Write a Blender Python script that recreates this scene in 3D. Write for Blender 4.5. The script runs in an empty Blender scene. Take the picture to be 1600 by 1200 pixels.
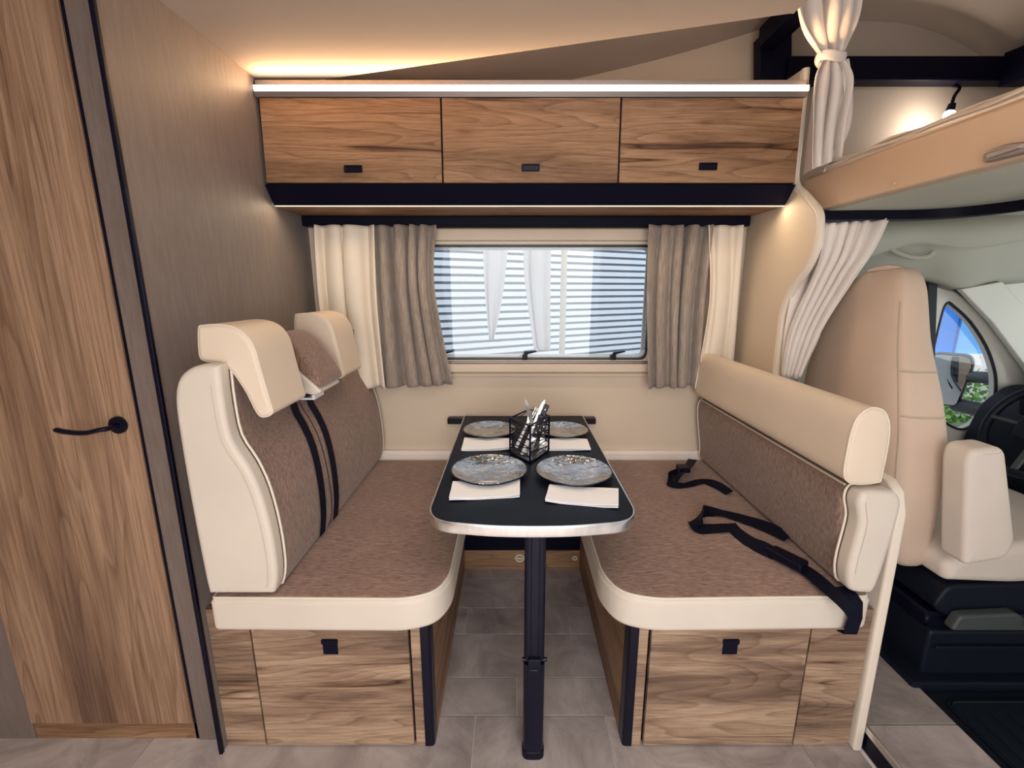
import bpy, bmesh, math, random
from mathutils import Vector, Matrix
random.seed(7)
PI = math.pi
C = bpy.context.scene
# ------------------------------------------------------------------ camera
PITCH = math.radians(12.2); F = 693.0; CH = 1.35
cam = bpy.data.objects.new('camera', bpy.data.cameras.new('camera'))
C.collection.objects.link(cam); C.camera = cam
cam.location = (0, 0, CH); cam.rotation_euler = (PI/2 - PITCH, 0, 0)
cam.data.sensor_width = 36; cam.data.lens = F/1600*36; cam.data.clip_start = .02
# ------------------------------------------------------------------ world + lights + exposure
W = bpy.data.worlds.new('world'); C.world = W; W.use_nodes = True
nt = W.node_tree; bg = nt.nodes['Background']
sky = nt.nodes.new('ShaderNodeTexSky'); sky.sky_type = 'NISHITA'; sky.sun_disc = False
sky.sun_elevation = math.radians(50); sky.sun_rotation = math.radians(150); sky.air_density = 1.0; sky.dust_density = 4
mixw = nt.nodes.new('ShaderNodeMixRGB'); mixw.inputs[0].default_value = .6
hs = nt.nodes.new('ShaderNodeMixRGB'); hs.blend_type = 'MULTIPLY'; hs.inputs[0].default_value = 1
hs.inputs[2].default_value = (.28, .28, .28, 1)
nt.links.new(sky.outputs[0], hs.inputs[1]); nt.links.new(hs.outputs[0], mixw.inputs[1]); mixw.inputs[2].default_value = (.97, .98, 1.0, 1)
nt.links.new(mixw.outputs[0], bg.inputs[0]); bg.inputs[1].default_value = 0.9
def area(name, loc, rot, sx, sy, e, col):
    l = bpy.data.lights.new(name, 'AREA'); l.shape = 'RECTANGLE'; l.size = sx; l.size_y = sy; l.energy = e; l.color = col
    o = bpy.data.objects.new(name, l); C.collection.objects.link(o); o.location = loc; o.rotation_euler = rot; return o
area('entrance_daylight', (.1, -.85, 1.15), (math.radians(88), 0, 0), 1.5, 1.6, 21, (1, .965, .95))
area('ceiling_fill_light', (.15, .25, 2.02), (0, 0, 0), .9, .5, 6, (1, .92, .85))  # unseen fill light added under the ceiling to brighten the interior
area('windscreen_daylight', (2.75, 1.2, 1.25), (0, math.radians(85), 0), .8, 1.3, 9, (.9, 1, 1))
area('upper_strip_light', (.065, 1.628, 2.004), (math.radians(-118), 0, 0), 1.8, .012, 5.0, (1, .60, .30))
area('lower_strip_light', (.065, 1.694, 1.640), (math.radians(-25), 0, 0), 1.80, .012, 2.6, (1, .78, .52))
C.view_settings.view_transform = 'Standard'; C.view_settings.look = 'None'
C.view_settings.exposure = 0.27; C.view_settings.gamma = 1; C.view_settings.use_curve_mapping = False
# ------------------------------------------------------------------ pixel helpers (pixel -> point on a real plane)
cp, sp = math.cos(PITCH), math.sin(PITCH)
def ray(px, py):
    u = (px-800)/F; v = (py-600)/F
    return Vector((u, cp - v*sp, -sp - v*cp))
def PY(px, py, Y): d = ray(px, py); return Vector((0, 0, CH)) + d*(Y/d.y)
def PZ(px, py, Z): d = ray(px, py); return Vector((0, 0, CH)) + d*((Z-CH)/d.z)
def PX(px, py, X): d = ray(px, py); return Vector((0, 0, CH)) + d*(X/d.x)
# ------------------------------------------------------------------ materials
M = {}
def newmat(name):
    m = bpy.data.materials.new(name); m.use_nodes = True; M[name] = m
    n = m.node_tree.nodes; return m, n, m.node_tree.links, n['Principled BSDF']
def plain(name, col, rough=.6, metal=0, bump=0, bscale=200, var=0, vscale=4, spec=.5, stretch=(1,1,1), emit=None, coat=0, sheen=0):
    m, n, L, b = newmat(name)
    b.inputs['Base Color'].default_value = (*col, 1); b.inputs['Roughness'].default_value = rough
    b.inputs['Metallic'].default_value = metal; b.inputs['Specular IOR Level'].default_value = spec
    b.inputs['Coat Weight'].default_value = coat; b.inputs['Sheen Weight'].default_value = sheen
    tc = n.new('ShaderNodeTexCoord'); mp = n.new('ShaderNodeMapping'); mp.inputs['Scale'].default_value = stretch
    L.new(tc.outputs['Object'], mp.inputs[0])
    nz = n.new('ShaderNodeTexNoise'); nz.inputs['Scale'].default_value = vscale; nz.inputs['Detail'].default_value = 5
    L.new(mp.outputs[0], nz.inputs[0])
    r = n.new('ShaderNodeValToRGB'); r.color_ramp.elements[0].position = .3; r.color_ramp.elements[1].position = .7
    v = max(var, .02)
    r.color_ramp.elements[0].color = (*[c*(1-v) for c in col], 1); r.color_ramp.elements[1].color = (*[min(1, c*(1+v)) for c in col], 1)
    L.new(nz.outputs[0], r.inputs[0]); L.new(r.outputs[0], b.inputs['Base Color'])
    if bump:
        n2 = n.new('ShaderNodeTexNoise'); n2.inputs['Scale'].default_value = bscale; n2.inputs['Detail'].default_value = 3
        L.new(mp.outputs[0], n2.inputs[0])
        bp = n.new('ShaderNodeBump'); bp.inputs['Strength'].default_value = bump; bp.inputs['Distance'].default_value = .002
        L.new(n2.outputs[0], bp.inputs['Height']); L.new(bp.outputs[0], b.inputs['Normal'])
    if emit:
        b.inputs['Emission Color'].default_value = (*emit[0], 1); b.inputs['Emission Strength'].default_value = emit[1]
    return m
def wood(name, axis, light, mid, dark, scale=1.0, contrast=1.0, crk_=1.0, al_=1.0):
    m, n, L, b = newmat(name)
    tc = n.new('ShaderNodeTexCoord'); oi = n.new('ShaderNodeObjectInfo')
    cmb = n.new('ShaderNodeVectorMath'); cmb.operation = 'SCALE'; cmb.inputs[0].default_value = (13.1, 7.7, 19.3)
    L.new(oi.outputs['Random'], cmb.inputs['Scale'])
    add = n.new('ShaderNodeVectorMath'); add.operation = 'ADD'
    L.new(tc.outputs['Object'], add.inputs[0]); L.new(cmb.outputs[0], add.inputs[1])
    def mapped(al, ac):
        mp = n.new('ShaderNodeMapping'); s = [ac*scale]*3; s[axis] = al*scale*al_; mp.inputs['Scale'].default_value = s
        L.new(add.outputs[0], mp.inputs[0]); return mp
    def noise(mp, sc, det=4, dist=0, rough=.55):
        t = n.new('ShaderNodeTexNoise'); t.inputs['Scale'].default_value = sc; t.inputs['Detail'].default_value = det
        t.inputs['Distortion'].default_value = dist; t.inputs['Roughness'].default_value = rough
        L.new(mp.outputs[0], t.inputs[0]); return t
    def ramp(src, stops):
        r = n.new('ShaderNodeValToRGB'); e = r.color_ramp.elements
        while len(e) < len(stops): e.new(.5)
        for k, (p, c) in enumerate(stops): e[k].position = p; e[k].color = (*c, 1) if len(c) == 3 else c
        L.new(src, r.inputs[0]); return r
    def mix(f, a, c, mode='MULTIPLY'):
        x = n.new('ShaderNodeMixRGB'); x.blend_type = mode
        if isinstance(f, float): x.inputs[0].default_value = f
        else: L.new(f, x.inputs[0])
        L.new(a, x.inputs[1]); L.new(c, x.inputs[2]); return x
    base = ramp(noise(mapped(.7, 6), 1.5, 6, .5, .6).outputs[0], [(.30, dark), (.43, mid), (.54, light), (.72, [c*1.12 for c in light])])
    # ring bands
    mp = mapped(.55, 5); w = n.new('ShaderNodeTexNoise'); w.inputs['Scale'].default_value = 1.1; w.inputs['Detail'].default_value = 2
    L.new(mp.outputs[0], w.inputs[0])
    mul = n.new('ShaderNodeMath'); mul.operation = 'MULTIPLY'; mul.inputs[1].default_value = 26; L.new(w.outputs[0], mul.inputs[0])
    fr = n.new('ShaderNodeMath'); fr.operation = 'FRACT'; L.new(mul.outputs[0], fr.inputs[0])
    rings = ramp(fr.outputs[0], [(0, (1, 1, 1)), (.72, (.86, .82, .78)), (.93, (.62, .56, .52)), (1, (1, 1, 1))])
    c1 = mix(.85*contrast if .85*contrast < 1 else 1.0, base.outputs[0], rings.outputs[0])
    fine = ramp(noise(mapped(3.5, 75), 2.2, 7, .3, .75).outputs[0], [(.36, (.50, .45, .41)), (.55, (1, 1, 1)), (.8, (1.1, 1.1, 1.1))])
    c2 = mix(.7, c1.outputs[0], fine.outputs[0])
    crk = noise(mapped(.26, 4.6), 1.25, 3, .1)
    crack = ramp(crk.outputs[0], [(.0, (1, 1, 1)), (.405, (1, 1, 1)), (.424, (.66, .58, .53)), (.4285, (.12, .08, .07)), (.4315, (.14, .1, .09)), (.435, (.78, .72, .68)), (.445, (1, 1, 1))])
    msk = ramp(noise(mapped(1.2, 1.5), 1.3, 2).outputs[0], [(.44, (0, 0, 0)), (.52, (1, 1, 1))])
    mk = n.new('ShaderNodeMath'); mk.operation = 'MULTIPLY'; mk.inputs[1].default_value = crk_; L.new(msk.outputs[0], mk.inputs[0])
    c3 = mix(mk.outputs[0], c2.outputs[0], crack.outputs[0])
    vo = n.new('ShaderNodeTexVoronoi'); vo.inputs['Scale'].default_value = 1.0; L.new(mapped(2.2, 6.5).outputs[0], vo.inputs[0])
    knot = ramp(vo.outputs['Distance'], [(.0, (.22, .15, .12)), (.03, (.45, .36, .3)), (.08, (.85, .8, .75)), (.13, (1, 1, 1))])
    c4 = mix(.8, c3.outputs[0], knot.outputs[0])
    L.new(c4.outputs[0], b.inputs['Base Color']); b.inputs['Roughness'].default_value = .5
    b.inputs['Specular IOR Level'].default_value = .35
    bp = n.new('ShaderNodeBump'); bp.inputs['Strength'].default_value = .15; bp.inputs['Distance'].default_value = .001
    L.new(fine.outputs[0], bp.inputs['Height']); L.new(bp.outputs[0], b.inputs['Normal'])
    return m
OL, OM, OD = (.41, .245, .14), (.29, .165, .09), (.17, .092, .052)
wood('oak_overhead', 0, OL, OM, OD)
wood('oak_bench', 0, (.47, .33, .225), (.29, .19, .13), (.115, .072, .054))
wood('oak_tall', 2, (.40, .255, .165), (.275, .168, .108), (.17, .10, .066), .9, .9, .35, .6)
wood('oak_depth', 1, (.42, .25, .15), (.28, .16, .095), (.13, .075, .05))
plain('cream_leather', (.70, .575, .45), .5, bump=.12, bscale=500, var=.03, vscale=6)
plain('cream_side', (.64, .565, .48), .5, bump=.12, bscale=500, var=.03, vscale=6)
plain('cream_wall', (.70, .575, .445), .6, bump=.08, bscale=260, var=.03, vscale=2)
plain('cream_plastic', (.80, .70, .58), .35, var=.02)
plain('piping_cream', (.72, .64, .53), .5)
plain('stitch_thread', (.55, .45, .36), .7)
plain('ceiling_liner', (.46, .39, .33), .8, bump=.15, bscale=900, var=.03, vscale=3)
plain('black_laminate', (.003, .003, .014), .5, spec=.12)
plain('black_plastic', (.003, .003, .012), .4, spec=.2)
plain('black_metal', (.003, .0035, .014), .3, metal=.0, spec=.28)
plain('black_rubber', (.006, .010, .018), .6, spec=.2, bump=.3, bscale=300)
plain('cab_dark', (.005, .008, .017), .5, spec=.25, bump=.2, bscale=400)
plain('belt_webbing', (.003, .0035, .013), .6, spec=.12, bump=.4, bscale=900, stretch=(1, 1, 1))
plain('alu', (.78, .77, .76), .28, metal=1.0, var=.08, vscale=60, stretch=(1, 1, .2))
plain('steel', (.75, .74, .72), .22, metal=1.0)
plain('satin_profile', (.26, .22, .21), .35, metal=.5)
plain('table_black', (.004, .008, .018), .42, spec=.12, bump=.04, bscale=500)
plain('napkin', (.93, .94, .97), .9, bump=.3, bscale=500, stretch=(1, 1, 1))
plain('cab_liner', (.44, .44, .37), .85, bump=.2, bscale=700, var=.04)
plain('cab_trim', (.66, .66, .60), .55, bump=.1, bscale=300)
plain('cab_grey', (.06, .068, .07), .5)
plain('seat_cover', (.66, .50, .39), .75, bump=.35, bscale=26, var=.04, vscale=5)
plain('seat_cover_light', (.72, .63, .55), .75, bump=.3, bscale=22, var=.04, vscale=5)
plain('curtain_cream', (.82, .73, .62), .85, bump=.3, bscale=700, var=.04, vscale=10)
plain('curtain_white', (.84, .76, .70), .85, bump=.3, bscale=700, var=.03, vscale=10)
plain('bed_board', (.60, .42, .29), .5, bump=.08, bscale=300)
plain('clear_wrap', (.72, .62, .52), .25, bump=.5, bscale=30)
plain('gasket', (.02, .022, .03), .4)
plain('cab_blue', (.02, .20, .75), .6)
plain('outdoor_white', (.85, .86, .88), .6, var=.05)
plain('leaf_green', (.12, .30, .05), .7, var=.4, vscale=20)
plain('ground_grey', (.30, .30, .30), .9, var=.1)
plain('cream_handle', (.80, .74, .62), .35)
plain('lamp_glow', (1, 1, 1), .5, emit=((1, .93, .85), 22))
plain('led_upper', (1, 1, 1), .5, emit=((1, .83, .62), 4.2))
plain('led_lower', (1, 1, 1), .5, emit=((1, .90, .62), 1.8))
def fabric(name, dark, light, stretch, fs=240):
    m, n, L, b = newmat(name); tc = n.new('ShaderNodeTexCoord'); mp = n.new('ShaderNodeMapping'); mp.inputs['Scale'].default_value = stretch
    L.new(tc.outputs['Object'], mp.inputs[0])
    a = n.new('ShaderNodeTexNoise'); a.inputs['Scale'].default_value = fs; a.inputs['Detail'].default_value = 6; a.inputs['Roughness'].default_value = .75
    L.new(mp.outputs[0], a.inputs[0])
    r = n.new('ShaderNodeValToRGB'); r.color_ramp.elements[0].position = .36; r.color_ramp.elements[1].position = .66
    r.color_ramp.elements[0].color = (*dark, 1); r.color_ramp.elements[1].color = (*light, 1)
    L.new(a.outputs[0], r.inputs[0])
    c = n.new('ShaderNodeTexNoise'); c.inputs['Scale'].default_value = 5; L.new(tc.outputs['Object'], c.inputs[0])
    r2 = n.new('ShaderNodeValToRGB'); r2.color_ramp.elements[0].color = (.8, .8, .8, 1); r2.color_ramp.elements[1].color = (1.15, 1.15, 1.15, 1)
    L.new(c.outputs[0], r2.inputs[0])
    mx = n.new('ShaderNodeMixRGB'); mx.blend_type = 'MULTIPLY'; mx.inputs[0].default_value = 1
    L.new(r.outputs[0], mx.inputs[1]); L.new(r2.outputs[0], mx.inputs[2]); L.new(mx.outputs[0], b.inputs['Base Color'])
    b.inputs['Roughness'].default_value = .9; b.inputs['Specular IOR Level'].default_value = .15; b.inputs['Sheen Weight'].default_value = .25
    bp = n.new('ShaderNodeBump'); bp.inputs['Strength'].default_value = .35; bp.inputs['Distance'].default_value = .001
    L.new(a.outputs[0], bp.inputs['Height']); L.new(bp.outputs[0], b.inputs['Normal']); return m
fabric('brown_seat', (.150, .088, .066), (.40, .262, .205), (.20, 1.4, 1), 190)
fabric('brown_back', (.122, .072, .054), (.355, .228, .175), (1.4, 1.4, .22), 190)
fabric('grey_linen', (.26, .21, .18), (.62, .53, .455), (3, 3, .13), 110)
m = M['grey_linen']; b = m.node_tree.nodes['Principled BSDF']
tr = m.node_tree.nodes.new('ShaderNodeBsdfTranslucent'); tr.inputs[0].default_value = (.55, .5, .48, 1)
mx = m.node_tree.nodes.new('ShaderNodeMixShader'); mx.inputs[0].default_value = .22
out = m.node_tree.nodes['Material Output']; m.node_tree.links.new(b.outputs[0], mx.inputs[1]); m.node_tree.links.new(tr.outputs[0], mx.inputs[2]); m.node_tree.links.new(mx.outputs[0], out.inputs[0])
fabric('grey_wall', (.150, .110, .092), (.195, .150, .129), (1.6, 1.6, .16), 60)
M['grey_wall'].node_tree.nodes['Principled BSDF'].inputs['Roughness'].default_value = .55
M['grey_wall'].node_tree.nodes['Principled BSDF'].inputs['Specular IOR Level'].default_value = .45
def stone(name, a, c, grout=False):
    m, n, L, b = newmat(name); tc = n.new('ShaderNodeTexCoord'); oi = n.new('ShaderNodeObjectInfo')
    cmb = n.new('ShaderNodeVectorMath'); cmb.operation = 'SCALE'; cmb.inputs[0].default_value = (17, 9, 5); L.new(oi.outputs['Random'], cmb.inputs['Scale'])
    ad = n.new('ShaderNodeVectorMath'); L.new(tc.outputs['Object'], ad.inputs[0]); L.new(cmb.outputs[0], ad.inputs[1])
    x = n.new('ShaderNodeTexNoise'); x.inputs['Scale'].default_value = 5; x.inputs['Detail'].default_value = 8; x.inputs['Roughness'].default_value = .65; x.inputs['Distortion'].default_value = .7
    L.new(ad.outputs[0], x.inputs[0])
    r = n.new('ShaderNodeValToRGB'); r.color_ramp.elements[0].position = .32; r.color_ramp.elements[1].position = .68
    r.color_ramp.elements[0].color = (*a, 1); r.color_ramp.elements[1].color = (*c, 1); L.new(x.outputs[0], r.inputs[0])
    hv = n.new('ShaderNodeHueSaturation'); mr = n.new('ShaderNodeMapRange'); mr.inputs[3].default_value = .82; mr.inputs[4].default_value = 1.14
    L.new(oi.outputs['Random'], mr.inputs[0]); L.new(mr.outputs[0], hv.inputs['Value']); L.new(r.outputs[0], hv.inputs['Color'])
    L.new(hv.outputs[0], b.inputs['Base Color']); b.inputs['Roughness'].default_value = .45; b.inputs['Specular IOR Level'].default_value = .35
    bp = n.new('ShaderNodeBump'); bp.inputs['Strength'].default_value = .2; bp.inputs['Distance'].default_value = .002
    L.new(x.outputs[0], bp.inputs['Height']); L.new(bp.outputs[0], b.inputs['Normal']); return m
stone('tile_stone', (.27, .225, .21), (.56, .49, .46)); plain('grout', (.85, .78, .74), .8)
def glassmat(name, tint, rough, alpha):
    m, n, L, b = newmat(name); b.inputs['Base Color'].default_value = (*tint, 1); b.inputs['Roughness'].default_value = rough
    t = n.new('ShaderNodeBsdfTransparent'); t.inputs[0].default_value = (*tint, 1); g = n.new('ShaderNodeBsdfGlossy'); g.inputs['Roughness'].default_value = rough
    x = n.new('ShaderNodeMixShader'); x.inputs[0].default_value = alpha
    L.new(t.outputs[0], x.inputs[1]); L.new(g.outputs[0], x.inputs[2]); L.new(x.outputs[0], n['Material Output'].inputs[0]); return m
glassmat('window_glass', (.95, .98, 1), .02, .06)
glassmat('mirror_glass', (1, 1, 1), .02, .95)
def plate_mat():
    m, n, L, b = newmat('plate_glass'); tc = n.new('ShaderNodeTexCoord')
    x = n.new('ShaderNodeTexNoise'); x.inputs['Scale'].default_value = 18; x.inputs['Detail'].default_value = 7; x.inputs['Roughness'].default_value = .7; L.new(tc.outputs['Object'], x.inputs[0])
    r = n.new('ShaderNodeValToRGB'); r.color_ramp.elements[0].position = .35; r.color_ramp.elements[1].position = .68
    r.color_ramp.elements[0].color = (.20, .21, .23, 1); r.color_ramp.elements[1].color = (.62, .62, .62, 1)
    L.new(x.outputs[0], r.inputs[0]); L.new(r.outputs[0], b.inputs['Base Color']); b.inputs['Roughness'].default_value = .07
    b.inputs['Coat Weight'].default_value = .6; b.inputs['Metallic'].default_value = .7
    y = n.new('ShaderNodeTexNoise'); y.inputs['Scale'].default_value = 42; y.inputs['Detail'].default_value = 2; L.new(tc.outputs['Object'], y.inputs[0])
    bp = n.new('ShaderNodeBump'); bp.inputs['Strength'].default_value = .9; bp.inputs['Distance'].default_value = .006
    L.new(y.outputs[0], bp.inputs['Height']); L.new(bp.outputs[0], b.inputs['Normal'])
plate_mat()
def corr_mat():
    m, n, L, b = newmat('corrugated_metal'); b.inputs['Base Color'].default_value = (.80, .90, 1.0, 1); b.inputs['Roughness'].default_value = .45; b.inputs['Metallic'].default_value = .1
corr_mat()
# ------------------------------------------------------------------ geometry helpers
def obj(name, bm, mat, parent=None, smooth=True, angle=38, mats=None):
    if smooth: bmesh.ops.remove_doubles(bm, verts=bm.verts, dist=2e-6)
    ng = [f for f in bm.faces if len(f.verts) > 4]
    if ng: bmesh.ops.triangulate(bm, faces=ng, ngon_method='EAR_CLIP')
    me = bpy.data.meshes.new(name); bmesh.ops.recalc_face_normals(bm, faces=bm.faces); bm.to_mesh(me); bm.free()
    for mm in (mats or [mat]): me.materials.append(M[mm])
    if smooth:
        for p in me.polygons: p.use_smooth = True
        me.set_sharp_from_angle(angle=math.radians(angle))
    o = bpy.data.objects.new(name, me); C.collection.objects.link(o)
    if smooth and angle <= 60: o.modifiers.new('weighted', 'WEIGHTED_NORMAL').keep_sharp = True
    if parent is not None: place(o, parent)
    return o
def place(o, parent):
    o.parent = parent
    l = wloc(parent); o.matrix_parent_inverse = Matrix.Translation(-l)
def wloc(p):
    return Vector(p['_o']) if '_o' in p else Vector((0, 0, 0))
def thing(name, label, cat, loc, group=None):
    o = bpy.data.objects.new(name, None); C.collection.objects.link(o); o.location = loc; o['_o'] = list(loc)
    o['label'] = label; o['category'] = cat; o.empty_display_size = .05
    if group: o['group'] = group
    return o
def tag(o, label, cat, group=None, kind=None):
    o['label'] = label; o['category'] = cat
    if group: o['group'] = group
    if kind: o['kind'] = kind
    return o
def struct(o, label=None, cat=None):
    o['kind'] = 'structure'
    if label: o['label'] = label
    if cat: o['category'] = cat
    return o
def box(bm, x0, x1, y0, y1, z0, z1, bev=.002, seg=1):
    r = bmesh.ops.create_cube(bm, size=1); vs = r['verts']
    for v in vs: v.co = Vector((x0+(v.co.x+.5)*(x1-x0), y0+(v.co.y+.5)*(y1-y0), z0+(v.co.z+.5)*(z1-z0)))
    if bev: 
        es = set(e for v in vs for e in v.link_edges)
        bmesh.ops.bevel(bm, geom=list(es), offset=bev, segments=seg, profile=.5, affect='EDGES')
def BX(*a, **k): bm = bmesh.new(); box(bm, *a, **k); return bm
def catmull(pts, n=6, closed=False):
    out = []; N = len(pts); rng = range(N if closed else N-1); V = [Vector(p) for p in pts]
    for i in rng:
        if closed: p0, p1, p2, p3 = V[i-1], V[i], V[(i+1) % N], V[(i+2) % N]
        else: p0, p1, p2, p3 = V[max(i-1, 0)], V[i], V[i+1], V[min(i+2, N-1)]
        for k in range(n):
            t = k/n
            out.append(.5*((2*p1)+(-p0+p2)*t+(2*p0-5*p1+4*p2-p3)*t*t+(-p0+3*p1-3*p2+p3)*t**3))
    if not closed: out.append(V[-1])
    return out
def fillet(pts, r, seg=5):
    out = []; N = len(pts)
    for i, p in enumerate(pts):
        p = Vector(p[:2]); a = Vector(pts[i-1][:2]); b = Vector(pts[(i+1) % N][:2]); rr = r[i] if isinstance(r, (list, tuple)) else r
        if rr <= 0: out.append(p); continue
        da = (a-p); db = (b-p); d = min(rr, da.length*.49, db.length*.49); A = p+da.normalized()*d; B = p+db.normalized()*d
        for k in range(seg+1):
            t = k/seg; out.append((1-t)**2*A+2*t*(1-t)*p+t*t*B)
    return out
def area2(P): return sum(P[i-1].x*P[i].y-P[i].x*P[i-1].y for i in range(len(P)))
def inset(P, d):
    P = [Vector(p) for p in P]; N = len(P); sg = 1 if area2(P) > 0 else -1; out = []
    for i in range(N):
        e1 = (P[i]-P[i-1]); e2 = (P[(i+1) % N]-P[i])
        if e1.length < 1e-9: e1 = e2
        if e2.length < 1e-9: e2 = e1
        e1.normalize(); e2.normalize()
        n1 = Vector((-e1.y, e1.x)); n2 = Vector((-e2.y, e2.x)); n = (n1+n2)
        if n.length < 1e-6: n = n1
        n.normalize(); c = max(.5, n.dot(n1)); out.append(P[i]+n*(sg*d/c))
    for _ in range(12):          # collapse folded-back edges at tight corners
        bad = 0
        for i in range(N):
            j = (i+1) % N; eo = P[j]-P[i]; en = out[j]-out[i]
            if eo.length > 1e-9 and en.length > 1e-7 and eo.dot(en) < 0: m_ = (out[i]+out[j])/2; out[i] = m_.copy(); out[j] = m_.copy(); bad = 1
        if not bad: break
    return out
FR = {'x': lambda u, v, a: Vector((a, u, v)), 'y': lambda u, v, a: Vector((u, a, v)), 'z': lambda u, v, a: Vector((u, v, a))}
def loft(bm, loops, cap=True, closed=True):
    R = [[bm.verts.new(p) for p in lp] for lp in loops]; N = len(R[0])
    for a, b in zip(R, R[1:]):
        for i in range(N if closed else N-1):
            j = (i+1) % N
            try: bm.faces.new((a[i], a[j], b[j], b[i]))
            except ValueError: pass
    if cap and closed:
        for r in (R[0], R[-1]):
            try: bm.faces.new(r)
            except ValueError: pass
    return R
def puff(bm, prof, ax, a0, a1, r=.004, seg=3, bulge=0, bulge1=None):
    P = [Vector(p[:2]) for p in prof]; f = FR[ax] if isinstance(ax, str) else ax; loops = []; s = 1 if a1 > a0 else -1
    c = Vector(((min(p.x for p in P)+max(p.x for p in P))/2, (min(p.y for p in P)+max(p.y for p in P))/2))
    def capl(base, sgn, bl):
        L = []
        for k in (.05, .2, .4, .6, .75, .85, .93, .98):
            L.append([f(*(c+(q-c)*k), base+sgn*bl*(1-k**2.4)) for q in inset(P, r)])
        return L
    b1 = bulge if bulge1 is None else bulge1
    if bulge: loops += capl(a0, -s, bulge)
    for k in range(seg+1):
        t = k/seg*PI/2; loops.append([f(*q, a0+s*r*(1-math.cos(t))*1) for q in inset(P, r*(1-math.sin(t)))] if r else [f(*q, a0) for q in P])
    for k in range(seg, -1, -1):
        t = k/seg*PI/2; loops.append([f(*q, a1-s*r*(1-math.cos(t))) for q in inset(P, r*(1-math.sin(t)))] if r else [f(*q, a1) for q in P])
    if b1: loops += list(reversed(capl(a1, s, b1)))
    loft(bm, loops)
def PUFF(*a, **k): bm = bmesh.new(); puff(bm, *a, **k); return bm
def tube(bm, pts, r, n=8, closed=False, flat=1.0, cap=True):
    V = [Vector(p) for p in pts]; N = len(V); loops = []; up = Vector((0, 0, 1)); prev = None
    for i in range(N):
        if closed: t = V[(i+1) % N]-V[i-1]
        else: t = V[min(i+1, N-1)]-V[max(i-1, 0)]
        t.normalize()
        if prev is None:
            a = up if abs(t.dot(up)) < .9 else Vector((1, 0, 0)); nx = t.cross(a).normalized()
        else: nx = (prev-t*prev.dot(t)).normalized()
        prev = nx; ny = t.cross(nx); rr = r[i] if isinstance(r, (list, tuple)) else r
        loops.append([V[i]+nx*(rr*math.cos(q))+ny*(rr*flat*math.sin(q)) for q in [2*PI*k/n for k in range(n)]])
    if closed: loops.append(loops[0]); loft(bm, loops, cap=False); bmesh.ops.remove_doubles(bm, verts=bm.verts, dist=1e-6)
    else: loft(bm, loops, cap=cap)
def TUBE(*a, **k): bm = bmesh.new(); tube(bm, *a, **k); return bm
def lathe(bm, prof, c, n=32):
    c = Vector(c); R = []
    for r, z in prof: R.append([c+Vector((r*math.cos(2*PI*k/n), r*math.sin(2*PI*k/n), z)) for k in range(n)])
    loft(bm, R, cap=True)
def ribbon(bm, pts, w, dirs, th=.0015):
    """flat strap: centre points, width directions"""
    V = [Vector(p) for p in pts]; L = []
    for i, p in enumerate(V):
        t = (V[min(i+1, len(V)-1)]-V[max(i-1, 0)]).normalized(); d = Vector(dirs[i] if isinstance(dirs[0], (tuple, list, Vector)) else dirs)
        d = (d-t*d.dot(t)).normalized(); n = t.cross(d)
        L.append([p+d*w/2+n*th, p-d*w/2+n*th, p-d*w/2-n*th, p+d*w/2-n*th])
    loft(bm, L)
def curtain(name, Lf, Rf, folds, amp, mat, parent, nd=None, thick=.002, ns=None, nt=26, phase=0., seed=0, irr=.35):
    rnd = random.Random(seed); ns = ns or folds*12; bm = bmesh.new(); R = []
    a1 = [rnd.uniform(-1, 1) for _ in range(6)]
    kn = [0.0]
    for _ in range(2*folds): kn.append(kn[-1]+rnd.uniform(.35, 1.5))
    kn = [k/kn[-1] for k in kn]; ka = [rnd.uniform(.35, 1.15)*(1 if i % 2 else -1) for i in range(len(kn))]
    kd = [rnd.uniform(-.5, .5)/folds for _ in kn]; kt = [rnd.uniform(-.5, .5) for _ in kn]
    for j in range(nt+1):
        t = j/nt; A = Vector(Lf(t)); B = Vector(Rf(t)); d = B-A
        n = Vector(nd) if nd else Vector((-d.y, d.x, 0)).normalized()
        row = []
        for i in range(ns+1):
            s = i/ns
            kk = [min(1, max(0, k+kd[q]*(t-.3)*4*k*(1-k)*.6)) for q, k in enumerate(kn)]
            kk = sorted(kk); q = 0
            while q < len(kk)-2 and kk[q+1] < s: q += 1
            x = (s-kk[q])/max(1e-6, kk[q+1]-kk[q]); x = min(1, max(0, x)); x = x*x*(3-2*x)
            f = (ka[q]*(1+kt[q]*(t-.5)))*(1-x)+(ka[q+1]*(1+kt[q+1]*(t-.5)))*x
            am = amp(t) if callable(amp) else amp
            pl = q+min(1, max(0, (s-kk[q])/max(1e-6, kk[q+1]-kk[q])))
            sk = (.16*math.sin(PI*pl+a1[4])+.05*math.sin(2*PI*pl))/folds*math.sin(PI*s)**.5*min(1, .4+t*2)
            row.append(bm.verts.new(A+d*(s+sk)+n*(am*f*1.2+.0012*math.sin(9*t+11*s+a1[0]*6))))
        R.append(row)
    for j in range(nt):
        for i in range(ns): bm.faces.new((R[j][i], R[j][i+1], R[j+1][i+1], R[j+1][i]))
    o = obj(name, bm, mat, parent, angle=180)
    md = o.modifiers.new('thickness', 'SOLIDIFY'); md.thickness = thick
    return o, R
def lerp(a, b, t): return Vector(a)*(1-t)+Vector(b)*t
def polycurve(*pts):
    V = [Vector(p) for p in pts]; n = len(V)-1
    def f(t):
        x = min(t, .99999)*n; i = int(x); return lerp(V[i], V[i+1], x-i)
    return f
def smoothcurve(*pts):
    S = catmull(pts, 10); n = len(S)-1
    def f(t):
        x = min(t, .99999)*n; i = int(x); return lerp(S[i], S[i+1], x-i)
    return f
WY = 1.97        # back wall (inner face)
XL = -.86        # left wall plane
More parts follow.
